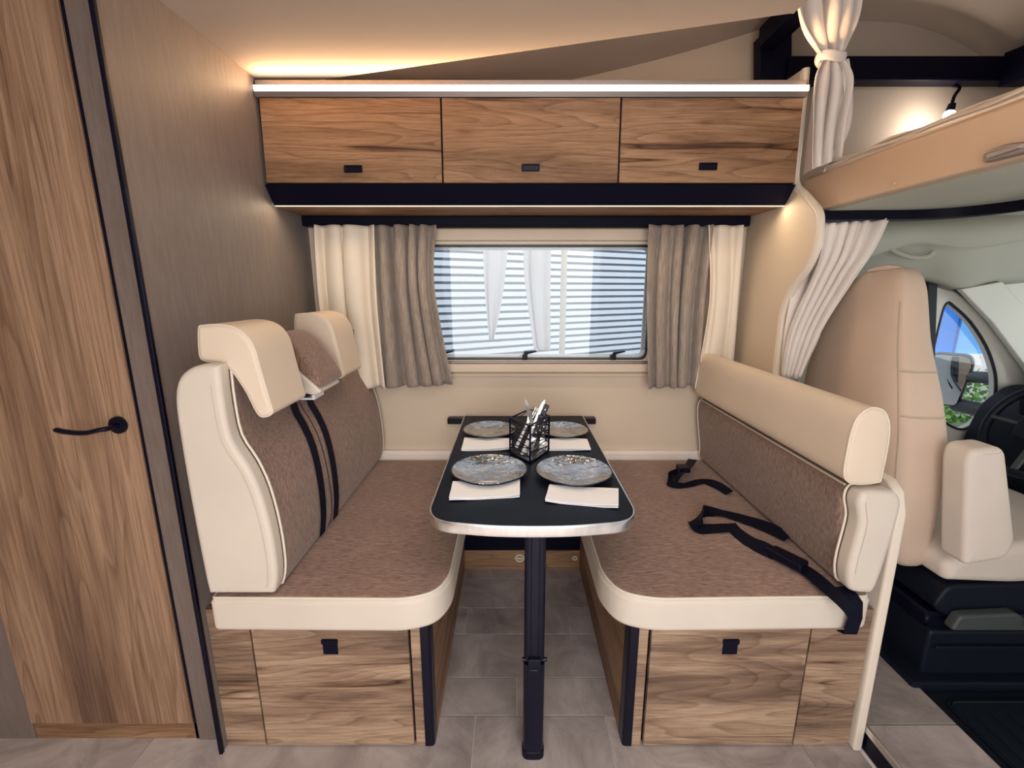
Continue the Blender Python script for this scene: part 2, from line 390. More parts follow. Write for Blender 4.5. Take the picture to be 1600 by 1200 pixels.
# ================================================================== SETTING
# --- floor with single tiles
fl = obj('floor', BX(-2.6, 1.075, -1.6, WY+.03, -.04, -.004, bev=0), 'grout'); struct(fl, 'grey stone-look tiled vehicle floor', 'floor')
rows = [(1.865, 2.0, [-1.4, -.83, -.26, .45, 1.04]), (1.667, 1.865, [-1.3, -.85, -.26, .156, .73, 1.04]), (1.52, 1.667, [-1.2, -.78, -.19, .237, .81, 1.04]),
        (1.317, 1.52, [-1.0, -.42, .55, 1.04]), (1.174, 1.317, [-1.13, -.56, .016, .44, 1.0, 1.04]), (.97, 1.174, [-1.7, -1.10, -.687, -.118, .30, .876, 1.04]),
        (.83, .97, [-1.9, -1.33, -.9, -.33, .09, .66, 1.04]), (.62, .83, [-1.6, -1.03, -.6, -.02, .4, 1.04])]
for (y0, y1, xs) in rows:
    for a, b_ in zip(xs, xs[1:]):
        obj('tile', BX(a+.0012, b_-.0012, y0+.0012, y1-.0012, -.004, 0.0, bev=.0008), 'tile_stone', fl)
# --- raised cab entrance platform
pf = obj('trim_1', PUFF([(1.05, .5), (1.05, 1.9), (1.33, 1.9), (1.33, .5)], 'z', 0, .075, r=.002), 'black_plastic'); struct(pf, 'raised tiled step towards the driver cab', 'step')
for (y0, y1) in ((.55, .93), (.933, 1.075), (1.078, 1.35), (1.353, 1.6)):
    obj('tile', BX(1.056, 1.325, y0, y1, .075, .080, bev=.001), 'tile_stone', pf)
obj('nosing', PUFF([(1.046, .5), (1.046, 1.16), (1.056, 1.16), (1.056, .5)], 'z', .062, .083, r=.002), 'alu', pf)
# --- back wall with window opening
wx0, wx1, wz0, wz1 = -.53, .605, 1.035, 1.530
bm = bmesh.new()
for a in ((XL-.9, wx0, 0, 2.6), (wx1, 1.03, 0, 2.6), (wx0, wx1, 0, wz0), (wx0, wx1, wz1, 2.6)): box(bm, a[0], a[1], WY, WY+.03, a[2], a[3], bev=0)
wb = obj('wall_back', bm, 'cream_wall', smooth=False); struct(wb, 'cream lined side wall behind the dinette', 'wall')
bm = bmesh.new(); box(bm, 1.0, 3.2, WY, WY+.03, 1.56, 2.6, bev=0)
struct(obj('wall_alcove_side', bm, 'ceiling_liner', smooth=False), 'beige side wall above the cab', 'wall')
# --- left wall = wardrobe side
wl = obj('wall_left', BX(XL-.008, XL, 1.062, WY, 0, 2.035, bev=0), 'grey_wall', smooth=False); struct(wl, 'grey-brown partition beside the left bench', 'wall')
# front of the washroom block: post, door, plinth
tr2 = obj('trim_2', BX(-.955, XL-.0085, 1.095, 1.108, 0, 2.04, bev=.001), 'grey_wall', smooth=False); struct(tr2, 'grey door post beside the oak door', 'trim')
obj('metal_edge', PUFF(fillet([(-.876, 1.078), (-.876, 1.11), (-.8685, 1.11), (-.8685, 1.078)], .003), 'z', 0, 2.04, r=0), 'satin_profile', tr2)
obj('black_profile', PUFF(fillet([(-.8682, 1.052), (-.8682, 1.0618), (-.857, 1.0618), (-.857, 1.052)], .002), 'z', 0, 2.04, r=0), 'black_plastic', tr2)
dr = thing('door_1', 'tall oak washroom door with black lever handle', 'door', (-1.2, 1.10, 0)); dr['kind'] = 'structure'
obj('door_panel', BX(-1.455, -.967, 1.094, 1.118, .062, 2.03, bev=.0015), 'oak_tall', dr)
obj('threshold_panel', BX(-1.455, -.957, 1.100, 1.118, 0, .058, bev=.001), 'oak_overhead', dr)
obj('gap_seal', BX(-.967, -.956, 1.100, 1.110, .0, 2.03, bev=0), 'black_plastic', dr)
h0 = PY(185, 664, 1.09); h1 = PY(108, 665, 1.04)
bm = bmesh.new(); lathe(bm, [(0.001, 0), (.021, 0), (.023, .003), (.022, .009), (.001, .010)], (0, 0, 0), 28)
bmesh.ops.rotate(bm, verts=bm.verts, cent=(0, 0, 0), matrix=Matrix.Rotation(PI/2, 3, 'X')); bmesh.ops.translate(bm, verts=bm.verts, vec=(h0.x, 1.094, h0.z))
hd = obj('handle_rose', bm, 'black_metal', dr)
pts = catmull([(h0.x, 1.09, h0.z), (h0.x, 1.062, h0.z), (h0.x-.012, 1.047, h0.z+.000), (h0.x-.045, 1.043, h0.z-.006), (h0.x-.09, 1.043, h0.z-.003), (h0.x-.118, 1.045, h0.z+.003)], 6)
obj('lever', TUBE(pts, [.0085]*10+[.008]*(len(pts)-12)+[.0065, .004], 12, flat=.75), 'black_metal', hd)
struct(obj('wall_front_left', BX(-2.6, -1.458, 1.10, 1.13, 0, 2.04, bev=0), 'grey_wall', smooth=False), 'dark grey panel left of the oak door', 'wall')
# --- ceiling with rising alcove part
def crease_y(x): return 1.68 - .273*(x+.65)
def wall_z(x):
    t = max(0, x+.65); return min(2.036+.0577*t+.0725*t*t, 2.345) - .62*max(0, x-1.4)**2
def shell_z(x, y):
    t = min(1, max(0, (x+.65)/.9)); return wall_z(x) + .012*t + (WY-y)*.22*t
bm = bmesh.new(); R = []; XE = .71
xs = [-2.6, -1.5, -.86] + [-.86+.05*k for k in range(1, 32)]; xs[-1] = XE
for x in xs:
    cy = min(crease_y(x), WY) if x > -.65 else (WY if x < -.66 else crease_y(x))
    R.append([Vector((x, y, 2.036)) for y in (-.9, 0, .6, 1.0, cy-.03, cy)]+[Vector((x, cy+.004, 2.040)), Vector((x, cy+.006, 2.06)), Vector((x, cy-.03, 2.064))])
Rv = [[bm.verts.new(p) for p in r] for r in R]
for a, b_ in zip(Rv, Rv[1:]):
    for i in range(len(a)-1): bm.faces.new((a[i], a[i+1], b_[i+1], b_[i]))
ce = obj('ceiling', bm, 'ceiling_liner', angle=40); struct(ce, 'pale beige flat vehicle ceiling', 'ceiling')
bm = bmesh.new(); Rv = []
for k in range(0, 66):
    x = -.66+.056*k
    y0 = (crease_y(x)-.10) if x < XE-.02 else -.9
    Rv.append([bm.verts.new((x, y0+(WY-y0)*q/14, shell_z(x, y0+(WY-y0)*q/14)+(.03 if x < -.6 else 0))) for q in range(15)])
for a, b_ in zip(Rv, Rv[1:]):
    for i in range(14): bm.faces.new((a[i], a[i+1], b_[i+1], b_[i]))
ce2 = obj('ceiling_alcove', bm, 'ceiling_liner', angle=60); struct(ce2, 'curved roof lining rising over the alcove', 'ceiling')
bm = bmesh.new(); cc = crease_y(XE)
loft(bm, [[Vector((XE, y, 2.036)), Vector((XE+.01, y, 2.036)), Vector((XE+.01, y, shell_z(XE, y)+.02)), Vector((XE, y, shell_z(XE, y)+.02))] for y in (-.9, 0, cc)])
struct(obj('trim_4', bm, 'ceiling_liner', smooth=False), 'vertical edge between flat ceiling and alcove roof', 'trim')
# near side walls so that light comes through the entrance only
bm = bmesh.new()
for a in ((-2.6, -.75, 0, 2.1), (.95, 1.9, 0, 3.1), (1.9, 3.05, 1.5, 3.1), (-.75, .95, 1.95, 3.1)): box(bm, a[0], a[1], -.94, -.90, a[2], a[3], bev=0)
struct(obj('wall_front', bm, 'cream_wall', smooth=False), 'cream vehicle wall with the entrance doorway', 'wall')
struct(obj('wall_far_left', BX(-2.64, -2.6, -.9, 1.12, 0, 2.04, bev=0), 'cream_wall', smooth=False), 'cream wall at the rear of the vehicle', 'wall')
struct(obj('wall_alcove_front', BX(2.95, 3.0, -.9, WY, 1.62, 3.1, bev=0), 'ceiling_liner', smooth=False), 'front wall of the sleeping alcove', 'wall')
struct(obj('wall_cab_near', BX(1.9, 3.0, -.9, -.86, 0, 1.0, bev=0), 'cab_trim', smooth=False), 'passenger side wall of the cab', 'wall')
# --- right partition (cream panel between dinette and cab)
px_ = 1.0
prof = [PX(1259, 108, px_), PX(1254, 160, px_), PX(1247, 230, px_), PX(1243, 285, px_), PX(1262, 308, px_), PX(1279, 330, px_), PX(1282, 350, px_), PX(1279, 380, px_), PX(1265, 415, px_), PX(1240, 450, px_), PX(1226, 485, px_), PX(1220, 530, px_), PX(1214, 585, px_), PX(1214, 640, px_)]
pp = [Vector((p.y, p.z)) for p in catmull(prof, 4)] + [Vector((1.66, .60)), Vector((1.95, .60)), Vector((1.95, 2.09))]
part = obj('wall_right', PUFF(pp, 'x', .985, 1.018, r=.006, seg=3), 'cream_wall'); struct(part, 'cream curved-edge partition between dinette and cab', 'wall')
edge = [Vector((1.0, p.y, p.z)) for p in [Vector((1.0, q.x, q.y)) for q in pp[:-3]]]
rt = [p for p in catmull(prof, 4) if p.z < 1.30]
bm = bmesh.new(); loft(bm, [[Vector((1.016, p.y+.004, p.z)), Vector((1.052, p.y+.010, p.z)), Vector((1.052, p.y+.016, p.z)), Vector((1.016, p.y+.010, p.z))] for p in rt]); obj('edge_return', bm, 'cab_trim', part)
obj('edge_profile', TUBE(edge, .013, 10, flat=1.0), 'cream_plastic', part)
# --- window
w = thing('window_1', 'wide dinette window with black gasket and raised pleated blinds', 'window', (.04, WY, wz0)); w['kind'] = 'structure'
def ringp(x0, x1, z0, z1, r): return fillet([(x0, z0), (x1, z0), (x1, z1), (x0, z1)], r, 6)
def frame_ring(bm, outer, inner, y0, y1):
    loft(bm, [[Vector((p.x, y, p.y)) for p in lp] for lp, y in ((outer, y0), (inner, y0), (inner, y1), (outer, y1), (outer, y0))], cap=False)
bm = bmesh.new(); frame_ring(bm, ringp(wx0-.035, wx1+.03, wz0-.035, wz1+.035, .012), ringp(wx0+.0, wx1-.0, wz0, wz1, .03), WY-.012, WY+.03); obj('frame', bm, 'cream_plastic', w)
bm = bmesh.new(); frame_ring(bm, ringp(wx0-.001, wx1+.001, wz0-.001, wz1+.001, .03), ringp(wx0+.007, wx1-.007, wz0+.008, wz1-.008, .03), WY+.004, WY+.02); obj('gasket', bm, 'gasket', w)
obj('pane', BX(wx0, wx1, WY+.022, WY+.026, wz0, wz1, bev=0), 'window_glass', w)
bm = bmesh.new(); frame_ring(bm, ringp(wx0+.006, wx1-.006, wz0+.006, wz1-.006, .03), ringp(wx0+.022, wx1-.022, wz0+.022, wz1-.02, .02), WY+.026, WY+.032); obj('pane_rim', bm, 'outdoor_white', w)
obj('blind_cassette', BX(wx0-.03, wx1+.025, WY-.03, WY, 1.545, 1.592, bev=.004, seg=2), 'cream_leather', w)
obj('blind_rail', BX(wx0-.02, wx1+.015, WY-.024, WY, 1.532, 1.541, bev=.002), 'cream_plastic', w)
obj('lower_cassette', BX(wx0-.03, wx1+.025, WY-.03, WY, .984, 1.020, bev=.004, seg=2), 'cream_leather', w)
obj('lower_rail', BX(wx0-.02, wx1+.015, WY-.022, WY, 1.023, 1.033, bev=.002), 'satin_profile', w)
obj('screw_cover', BX(.06, .069, WY-.006, WY, .962, .972, bev=.001), 'cream_plastic', w)
obj('lower_lip', BX(wx0-.03, wx1+.025, WY-.008, WY, .958, .976, bev=.002), 'cream_wall', w)
for lx in (PY(822, 552, WY).x, PY(960, 552, WY).x, PY(692, 552, WY).x):
    bm = bmesh.new(); z = wz0+.012
    box(bm, lx-.016, lx+.006, WY-.012, WY+.016, z-.010, z+.012, bev=.003, seg=2)
    puff(bm, fillet([(lx-.014, z+.008), (lx-.006, z+.024), (lx+.046, z+.030), (lx+.048, z+.025), (lx+.006, z+.014), (lx+.004, z+.004)], .003, 3), 'y', WY-.010, WY, r=.002, seg=2)
    obj('latch', bm, 'black_plastic', w)
# lower wall ledge behind the seats
struct(obj('trim_3', PUFF([(1.935, .57), (1.935, .60), (1.945, .612), (WY, .612), (WY, .57)], 'x', -.855, .985, r=.002), 'curtain_white'), 'off-white ledge behind the seat cushions', 'ledge')
# ================================================================== OVERHEAD CABINET
oc = thing('overhead_cabinet', 'long oak overhead cabinet with three flap doors above the window', 'cabinet', (.065, 1.80, 1.64))
cy0 = 1.665
obj('carcass', PUFF([(cy0, 1.985), (cy0-.004, 1.705), (cy0+.030, 1.650), (1.968, 1.650), (1.968, 1.985)], 'x', -.856, .982, r=0), 'black_laminate', oc, smooth=False)
dx = [-.850, -.2385, .3665, .979]
dz0, dz1 = 1.706, 1.972
for k in range(3):
    bm = bmesh.new(); puff(bm, [(cy0-.022, dz0), (cy0-.004, dz0), (cy0+.001, dz1), (cy0-.012, dz1)], 'x', dx[k]+.003, dx[k+1]-.003, r=.001, seg=1)
    d = obj('door', bm, 'oak_overhead', oc, smooth=False)
    cx_, cz_ = [(PY(553, 265, 1.65)), (PY(829, 263, 1.65)), (PY(1105, 261, 1.65))][k].xz
    fy = cy0-.022
    bm = bmesh.new(); frame_ring(bm, ringp(cx_-.031, cx_+.031, cz_-.012, cz_+.012, .003), ringp(cx_-.026, cx_+.026, cz_-.0085, cz_+.0085, .002), fy-.003, fy+.006)
    lt = obj('latch', bm, 'black_plastic', d)
    obj('latch_button', BX(cx_-.025, cx_+.025, fy-.001, fy+.006, cz_-.008, cz_+.008, bev=.001), 'black_metal', d)
obj('lower_fascia', PUFF([(cy0-.020, 1.700), (cy0-.006, 1.702), (cy0+.037, 1.648), (cy0+.030, 1.640)], 'x', -.855, .982, r=0), 'black_laminate', oc, smooth=False)
obj('underside_board', BX(-.855, .982, 1.715, 1.93, 1.638, 1.650, bev=.001), 'oak_overhead', oc, smooth=False)
obj('upper_light_strip', PUFF(fillet([(cy0-.026, 1.989), (cy0-.026, 2.006), (cy0-.012, 2.010), (cy0-.012, 1.989)], .003, 3), 'x', -.855, .982, r=0), 'led_upper', oc)
obj('upper_light_channel', PUFF([(cy0-.016, 1.974), (cy0-.024, 1.988), (cy0-.011, 1.988), (cy0-.011, 2.026), (cy0-.006, 2.026), (cy0-.006, 1.974)], 'x', -.856, .982, r=0), 'satin_profile', oc, smooth=False)
obj('top_board', BX(-.856, .982, cy0-.006, 1.968, 1.985, 2.016, bev=0), 'ceiling_liner', oc, smooth=False)
obj('lower_light_strip', PUFF(fillet([(cy0+.031, 1.640), (cy0+.031, 1.650), (cy0+.046, 1.650), (cy0+.046, 1.640)], .002, 3), 'x', -.855, .982, r=0), 'led_lower', oc)
vl = tag(obj('curtain_pelmet', BX(-.856, .972, 1.905, 1.967, 1.598, 1.637, bev=.003), 'black_laminate', smooth=False), 'long black pelmet board above the window curtains', 'pelmet')
# ================================================================== WINDOW CURTAINS
cy = 1.905
def wc(name, label, mat, topL, topR, botL, botR, folds, amp, seed, midL=None, midR=None, hem=False, y=cy, group=None, phase=0):
    t = thing(name, label, 'curtain', PY((topL[0]+topR[0])/2, topL[1], y), 'curtains at the dinette window')
    Lp = [PY(*topL, y)] + ([PY(*midL, y)] if midL else []) + [PY(*botL, y)]
    Rp = [PY(*topR, y)] + ([PY(*midR, y)] if midR else []) + [PY(*botR, y)]
    o, R = curtain('cloth', smoothcurve(*Lp), smoothcurve(*Rp), folds, amp, mat, t, nd=(0, 1, 0), seed=seed, phase=phase)
    if hem: obj('hem_edge', TUBE([v for v in R_last(o)], .0016, 6), 'piping_cream', t)
    return t
def R_last(o):
    n = [v.co.copy() for v in o.data.vertices]; zs = len(n); k = NS[0]+1
    return n[-k:]
NS = [0]
def wcur(*a, **k):
    NS[0] = a[7]*12; return wc(*a, **k)
wcur('window_curtain', 'cream curtain hanging beside the dark left wall', 'curtain_cream', (494, 352), (587, 352), (525, 606), (604, 606), 3, lambda t: .022, 3, midL=(503, 480), midR=(592, 480), y=1.885, phase=1.0)
wcur('window_curtain', 'grey-brown linen curtain at the left end of the window', 'grey_linen', (582, 352), (683, 352), (597, 606), (708, 600), 5, lambda t: .024+.006*t, 5, midL=(590, 470), midR=(680, 450), hem=True, y=1.895)
wcur('window_curtain', 'grey-brown linen curtain at the right end of the window', 'grey_linen', (1010, 352), (1112, 352), (1010, 606), (1089, 604), 4, lambda t: .024+.006*t, 9, midL=(1007, 470), midR=(1098, 470), hem=True, y=1.895)
wcur('window_curtain', 'cream curtain hanging beside the right partition', 'curtain_cream', (1104, 352), (1160, 352), (1084, 606), (1142, 606), 2, lambda t: .010+.006*(1-t), 12, midL=(1106, 470), midR=(1152, 470), y=1.885)
# ================================================================== DINETTE BASES
def base(name, label, left):
    x0, x1 = (-.858, -.232) if left else (.331, 1.012)
    t = thing(name, label, 'cabinet', ((x0+x1)/2, 1.5, 0), 'oak bench bases'); Y = 1.078
    inner = x1 if left else x0; s = -1 if left else 1
    obj('carcass', BX(x0+.02, x1-.02, Y+.016, 1.93, .002, .472, bev=0), 'black_laminate', t, smooth=False)
    # inner side panel facing the footwell
    obj('side_panel', BX(min(inner, inner+s*.016), max(inner, inner+s*.016), Y+.035, 1.945, .002, .474, bev=.001), 'oak_depth', t, smooth=False)
    p0, p1 = sorted((inner, inner+s*.028))
    obj('corner_post', PUFF(fillet([(p0, Y-.004), (p1, Y-.004), (p1, Y+.04), (p0, Y+.04)], [.012, 0, 0, 0] if not left else [0, .012, 0, 0], 4), 'z', .002, .474, r=.002), 'black_metal', t)
    e0, e1 = sorted((inner+s*.0285, inner+s*.056))
    obj('front_stile', BX(e0, e1, Y, Y+.016, .002, .472, bev=.001), 'oak_bench', t, smooth=False)
    if left: d0, d1, f0, f1 = -.736, -.294, -.858, -.7425
    else: d0, d1, f0, f1 = .395, .842, .8485, 1.012
    obj('filler_panel', BX(f0, f1, Y, Y+.016, .002, .472, bev=.001), 'oak_bench', t, smooth=False)
    d = obj('door', BX(d0, d1, Y-.003, Y+.013, .004, .470, bev=.0012), 'oak_bench', t, smooth=False)
    pc = PY(516 if left else 1141, 1011, Y-.005)
    bm = bmesh.new(); box(bm, pc.x-.021, pc.x+.021, Y-.0065, Y-.0035, pc.z-.024, pc.z+.024, bev=.001); box(bm, pc.x-.023, pc.x+.023, Y-.011, Y-.0035, pc.z+.012, pc.z+.026, bev=.002)
    obj('pull_strap', bm, 'belt_webbing', d)
    return t
base('storage_bench', 'oak bench base under the left seat cushion', True)
base('storage_bench', 'oak bench base under the right seat cushion beside the cab', False)
# end panel of right bench
ep = [PX(1346, 1172, 1.045), PX(1418, 805, 1.045), PX(1415, 770, 1.045), PX(1402, 748, 1.045), PX(1380, 736, 1.045)]
pts = [(p.y, p.z) for p in ep]; pts[0] = (1.062, .002)
pts += [(1.30, .86), (1.62, .86), (1.62, .002)]
epo = tag(obj('bench_end_panel', PUFF([Vector(p) for p in pts], 'x', 1.016, 1.046, r=.008, seg=3), 'cream_plastic'), 'off-white upright end panel behind the right bench backrest', 'panel')
# ================================================================== SEAT CUSHIONS
def seat(name, label, left):
    yb = 1.93; yf = .985
    if left: P = [(-.775, yf+.005), (-.775, yb), (-.168, yb), (-.168, 1.10), (-.215, 1.02), (-.33, yf)]; rad = [.015, .01, .01, .03, .06, .08]
    else: P = [(.242, yb), (.930, yb), (.930, yf+.01), (.36, yf), (.278, 1.012), (.245, 1.09)]; rad = [.01, .01, .03, .05, .04, .05]
    if left: P = [(-.775, yf+.005), (-.27, yf), (-.196, 1.012), (-.166, 1.08), (-.164, yb), (-.775, yb)]; rad = [.015, .05, .04, .05, .01, .01]
    P = fillet(P, rad, 7)
    c = Vector((-.5, 1.45)) if left else Vector((.6, 1.45))
    t = thing(name, label, 'cushion', (c.x, c.y, .476), 'bench seat cushions')
    obj('border', PUFF(P, 'z', .476, .574, r=.016, seg=4), 'cream_side', t)
    Q = inset(P, .009)
    obj('top_panel', PUFF(Q, 'z', .555, .578, r=.006, seg=2, bulge=.012, bulge1=.012), 'brown_seat', t)
    obj('piping', TUBE([(p.x, p.y, .5735) for p in inset(P, .007)], .0032, 6, closed=True), 'piping_cream', t)
    obj('lower_seam', TUBE([(p.x, p.y, .560) for p in inset(P, .0005)], .0014, 5, closed=True), 'piping_cream', t)
    return t
seat('seat_cushion', 'brown and cream bench seat cushion left of the table', True)
seat('seat_cushion', 'brown and cream bench seat cushion right of the table', False)
# ================================================================== LEFT BACKREST WITH HEADRESTS
Y0 = 1.0
def pxz(l, y): return [PY(a, b_, y).xz for a, b_ in l]
side = pxz([(334, 936), (322, 880), (303, 780), (286, 680), (279, 620), (286, 588), (306, 572), (330, 568), (347, 569)], Y0)
frnt = pxz([(349, 590), (354, 630), (366, 685), (392, 726), (412, 770), (428, 830), (436, 885), (434, 915), (424, 932), (400, 938)], Y0)
def clean(P, d=.004):
    o = [P[0]]
    for p in P[1:]:
        if (p-o[-1]).length > d: o.append(p)
    if (o[-1]-o[0]).length < d: o.pop()
    return o
prof = [Vector(p[:2]) for p in catmull([(p[0], p[1], 0) for p in side], 3)+catmull([(p[0], p[1], 0) for p in frnt], 3)]
prof = clean([p if p.y > .592 else Vector((p.x, .592)) for p in prof])
0 and print('PROF', [(round(p.x, 3), round(p.y, 3)) for p in prof])
bl = thing('upholstered_back', 'high brown backrest with cream headrests along the left wall', 'backrest', (-.68, 1.45, .59))
obj('side_bolster', PUFF(prof, 'y', .985, 1.03, r=.012, seg=4), 'cream_side', bl)
fp = inset(prof, -.0015)
bm = PUFF(fp, 'y', 1.0305, 1.925, r=.004, seg=2); obj('back_cushion', bm, 'brown_back', bl)
fr = [p for p in prof if p.x > -.70 or True]
k0 = min(range(len(prof)), key=lambda i: (prof[i]-Vector(frnt[0])).length); k1 = min(range(len(prof)), key=lambda i: (prof[i]-Vector(frnt[-2])).length)
seamp = prof[k0-3:k1+1]
obj('piping', TUBE([(p.x, 1.030, p.y) for p in inset(prof, -.001)][k0-4:k1+1], .0032, 6), 'piping_cream', bl)
obj('stitching', TUBE([(p.x, .9845, p.y) for p in inset(prof, .020)][k0+1:k1-2], .0013, 5), 'stitch_thread', bl)
obj('far_piping', TUBE([(p.x, 1.925, p.y) for p in inset(prof, -.001)][k0-4:k1+1], .003, 6), 'piping_cream', bl)
obj('seat_seam', TUBE([(p.x, 1.33, p.y) for p in inset(prof, -.002)][k0-2:k1+1], .0016, 5), 'black_plastic', bl)
hp_px = [(312, 514), (318, 508), (350, 507), (378, 516), (398, 540), (410, 580), (424, 628), (428, 644), (416, 651), (404, 646), (388, 615), (370, 587), (354, 570), (336, 566), (318, 562), (313, 550)]
hp = [PY(a, b_, 1.03).xz for a, b_ in hp_px]
hp = [Vector((p[0], p[1])) for p in hp]
for y0 in (1.02, 1.485):
    sc = hp
    bm = PUFF([Vector(q[:2]) for q in catmull([(p.x, p.y, 0) for p in sc], 3, closed=True)], 'y', y0, y0+.185, r=.010, seg=4)
    hr = obj('headrest', bm, 'cream_leather', bl)
    lp = [Vector(q[:2]) for q in catmull([(p.x, p.y, 0) for p in sc], 3, closed=True)]
    obj('piping', TUBE([(p.x, y0+.006, p.y) for p in inset(lp, .0005)], .0016, 5, closed=True), 'piping_cream', hr)
    for q in (.05, .13): obj('headrest_post', TUBE([(-.70, y0+q, 1.16), (-.70, y0+q, 1.23)], .006), 'black_metal', hr)
# centre flap over belt outlet
fl_p = [(-.735, 1.205), (-.68, 1.222), (-.635, 1.205), (-.585, 1.140), (-.552, 1.085), (-.556, 1.068), (-.575, 1.072), (-.62, 1.115), (-.67, 1.16), (-.73, 1.165)]
fl_p = [Vector(q[:2]) for q in catmull([(a, b_, 0) for a, b_ in fl_p], 3, closed=True)]
cf = obj('centre_flap', PUFF(fl_p, 'y', 1.262, 1.415, r=.008, seg=3), 'brown_back', bl)
lo_p = [Vector(q[:2]) for q in catmull([(a, b_, 0) for a, b_ in [(-.69, 1.165), (-.655, 1.150), (-.61, 1.11), (-.565, 1.067), (-.558, 1.052), (-.58, 1.045), (-.615, 1.055), (-.64, 1.08), (-.66, 1.12)]], 3, closed=True)]
obj('flap_lining', PUFF(lo_p, 'y', 1.255, 1.405, r=.006, seg=3), 'cream_side', bl)
bz = bmesh.new(); box(bz, -.655, -.598, 1.268, 1.385, 1.035, 1.052, bev=.004, seg=2); obj('belt_outlet', bz, 'black_plastic', bl)
ob = bmesh.new(); frame_ring(ob, [Vector(p) for p in ringp(-.650, -.595, 1.02, 1.036, .004)], [Vector(p) for p in ringp(-.642, -.603, 1.025, 1.031, .002)], 1.30, 1.365); obj('outlet_clip', ob, 'outdoor_white', bl)
# belts lying down the left backrest
def front_x(z):
    # x of backrest front at height z
    best = -.8
    for a, b_ in zip(prof, prof[1:]+prof[:1]):
        if (a.y-z)*(b_.y-z) <= 0 and abs(a.y-b_.y) > 1e-9:
            t = (z-a.y)/(b_.y-a.y); best = max(best, a.x+(b_.x-a.x)*t)
    return best
for (y0, y1) in ((1.285, 1.255), (1.385, 1.360)):
    pts = [(front_x(z)+.006, y0+(y1-y0)*(1.04-z)/.44, z) for z in [1.055-.0355*k for k in range(13)]]; pts.append((front_x(.6)+.01, y1, .600))
    bm = bmesh.new(); ribbon(bm, pts, .034, (0, 1, 0), .0014)
    tag(obj('seat_belt', bm, 'belt_webbing'), 'black seat belt running down the left backrest, %s' % ('nearer the door' if y0 < 1.3 else 'nearer the window'), 'seat belt', 'belts on the left backrest')
# ================================================================== RIGHT BACKREST
rp = [(.862, .592), (.858, .64), (.842, .74), (.832, .82), (.838, .858), (.858, .872), (.90, .872), (.93, .868), (.944, .84), (.942, .76), (.934, .66), (.925, .592)]
rp = [Vector(q[:2]) for q in catmull([(a, b_, 0) for a, b_ in rp], 3, closed=True)]
br = thing('upholstered_back', 'low brown backrest of the right bench with cream end', 'backrest', (.89, 1.45, .59))
rp2 = [Vector((p.x, p.y)) for p in rp]
e = [Vector(q[:2]) for q in catmull([(a, b_, 0) for a, b_ in [(.858, .600), (.845, .635), (.843, .68), (.848, .74), (.850, .79), (.838, .835), (.842, .862), (.858, .872), (.90, .872), (.925, .868), (.944, .84), (.940, .76), (.930, .66), (.918, .600), (.895, .592)]], 3, closed=True)]
obj('side_bolster', PUFF(e, 'y', .985, 1.035, r=.014, seg=4), 'cream_side', br)
obj('back_cushion', PUFF(rp2, 'y', 1.0355, 1.925, r=.012, seg=3), 'brown_back', br)
ki = [i for i, p in enumerate(e) if p.x < .875]
lpts = sorted([p for p in e if p.x < .872], key=lambda p: p.y)
obj('piping', TUBE([(p.x-.001, 1.033, p.y) for p in lpts], .0032, 6), 'piping_cream', br)
obj('stitching', TUBE([(p.x, .9845, p.y) for p in sorted([q for q in inset(e, .016) if q.x < .875 and .64 < q.y < .85], key=lambda p: p.y)], .0009, 5), 'stitch_thread', br)
obj('top_piping', TUBE([(.840, 1.04+.01*k, .866) for k in range(88)], .003, 6), 'piping_cream', br)
obj('far_piping', TUBE([(p.x, 1.918, p.y) for p in sorted([q for q in rp2 if q.x < .87], key=lambda p: p.y)], .003, 6), 'piping_cream', br)
bp_ = [(.806, .905), (.803, .95), (.806, 1.02), (.818, 1.058), (.845, 1.076), (.875, 1.066), (.893, 1.03), (.898, .97), (.896, .90), (.892, .889), (.86, .884), (.825, .886)]
bp_ = [Vector(q[:2]) for q in catmull([(a, b_, 0) for a, b_ in bp_], 3, closed=True)]
bo = thing('bolster_headrest', 'long cream roll-shaped headrest above the right backrest', 'headrest', (.85, 1.45, .88))
obj('roll', PUFF(bp_, 'y', 1.00, 1.915, r=.008, seg=4, bulge=.003), 'cream_leather', bo)
obj('end_piping', TUBE([(p.x, 1.005, p.y) for p in bp_], .0022, 6, closed=True), 'piping_cream', bo)
for y in (1.15, 1.72): obj('post', TUBE([(.875, y, .874), (.875, y, .90)], .006), 'black_metal', bo)
# ================================================================== BELTS ON RIGHT SEAT
zs = .590
def belt(label, pix, w, dirs, parts=None, z=None):
    P = []
    for k, (a, b_, dz) in enumerate(pix): P.append(PZ(a, b_, zs+dz))
    P = catmull(P, 6); n = len(P)
    D = []
    for k in range(n):
        x = k/(n-1)*(len(dirs)-1); i = min(int(x), len(dirs)-2); D.append(lerp(dirs[i], dirs[i+1], x-i))
    bm = bmesh.new(); ribbon(bm, P, w, D, .0012); return bm
t = thing('seat_belt', 'crumpled black seat belt on the right cushion near the wall', 'seat belt', PZ(1085, 745, zs))
obj('webbing', belt('', [(1140, 770, .006), (1120, 758, .008), (1098, 752, .004), (1072, 758, .004), (1050, 756, .012), (1045, 745, .02), (1060, 738, .02)], .034, [(.5, 1, .3), (0, 1, .3), (0, 1, .1), (0, 1, 0), (.5, 1, .5), (0, .3, 1), (0, .5, 1)]), 'belt_webbing', t)
obj('webbing', belt('', [(1052, 748, .018), (1064, 740, .03), (1076, 728, .03), (1082, 718, .02)], .036, [(1, .3, .2), (1, 0, .5), (1, 0, .2), (1, 0, 0)]), 'belt_webbing', t)
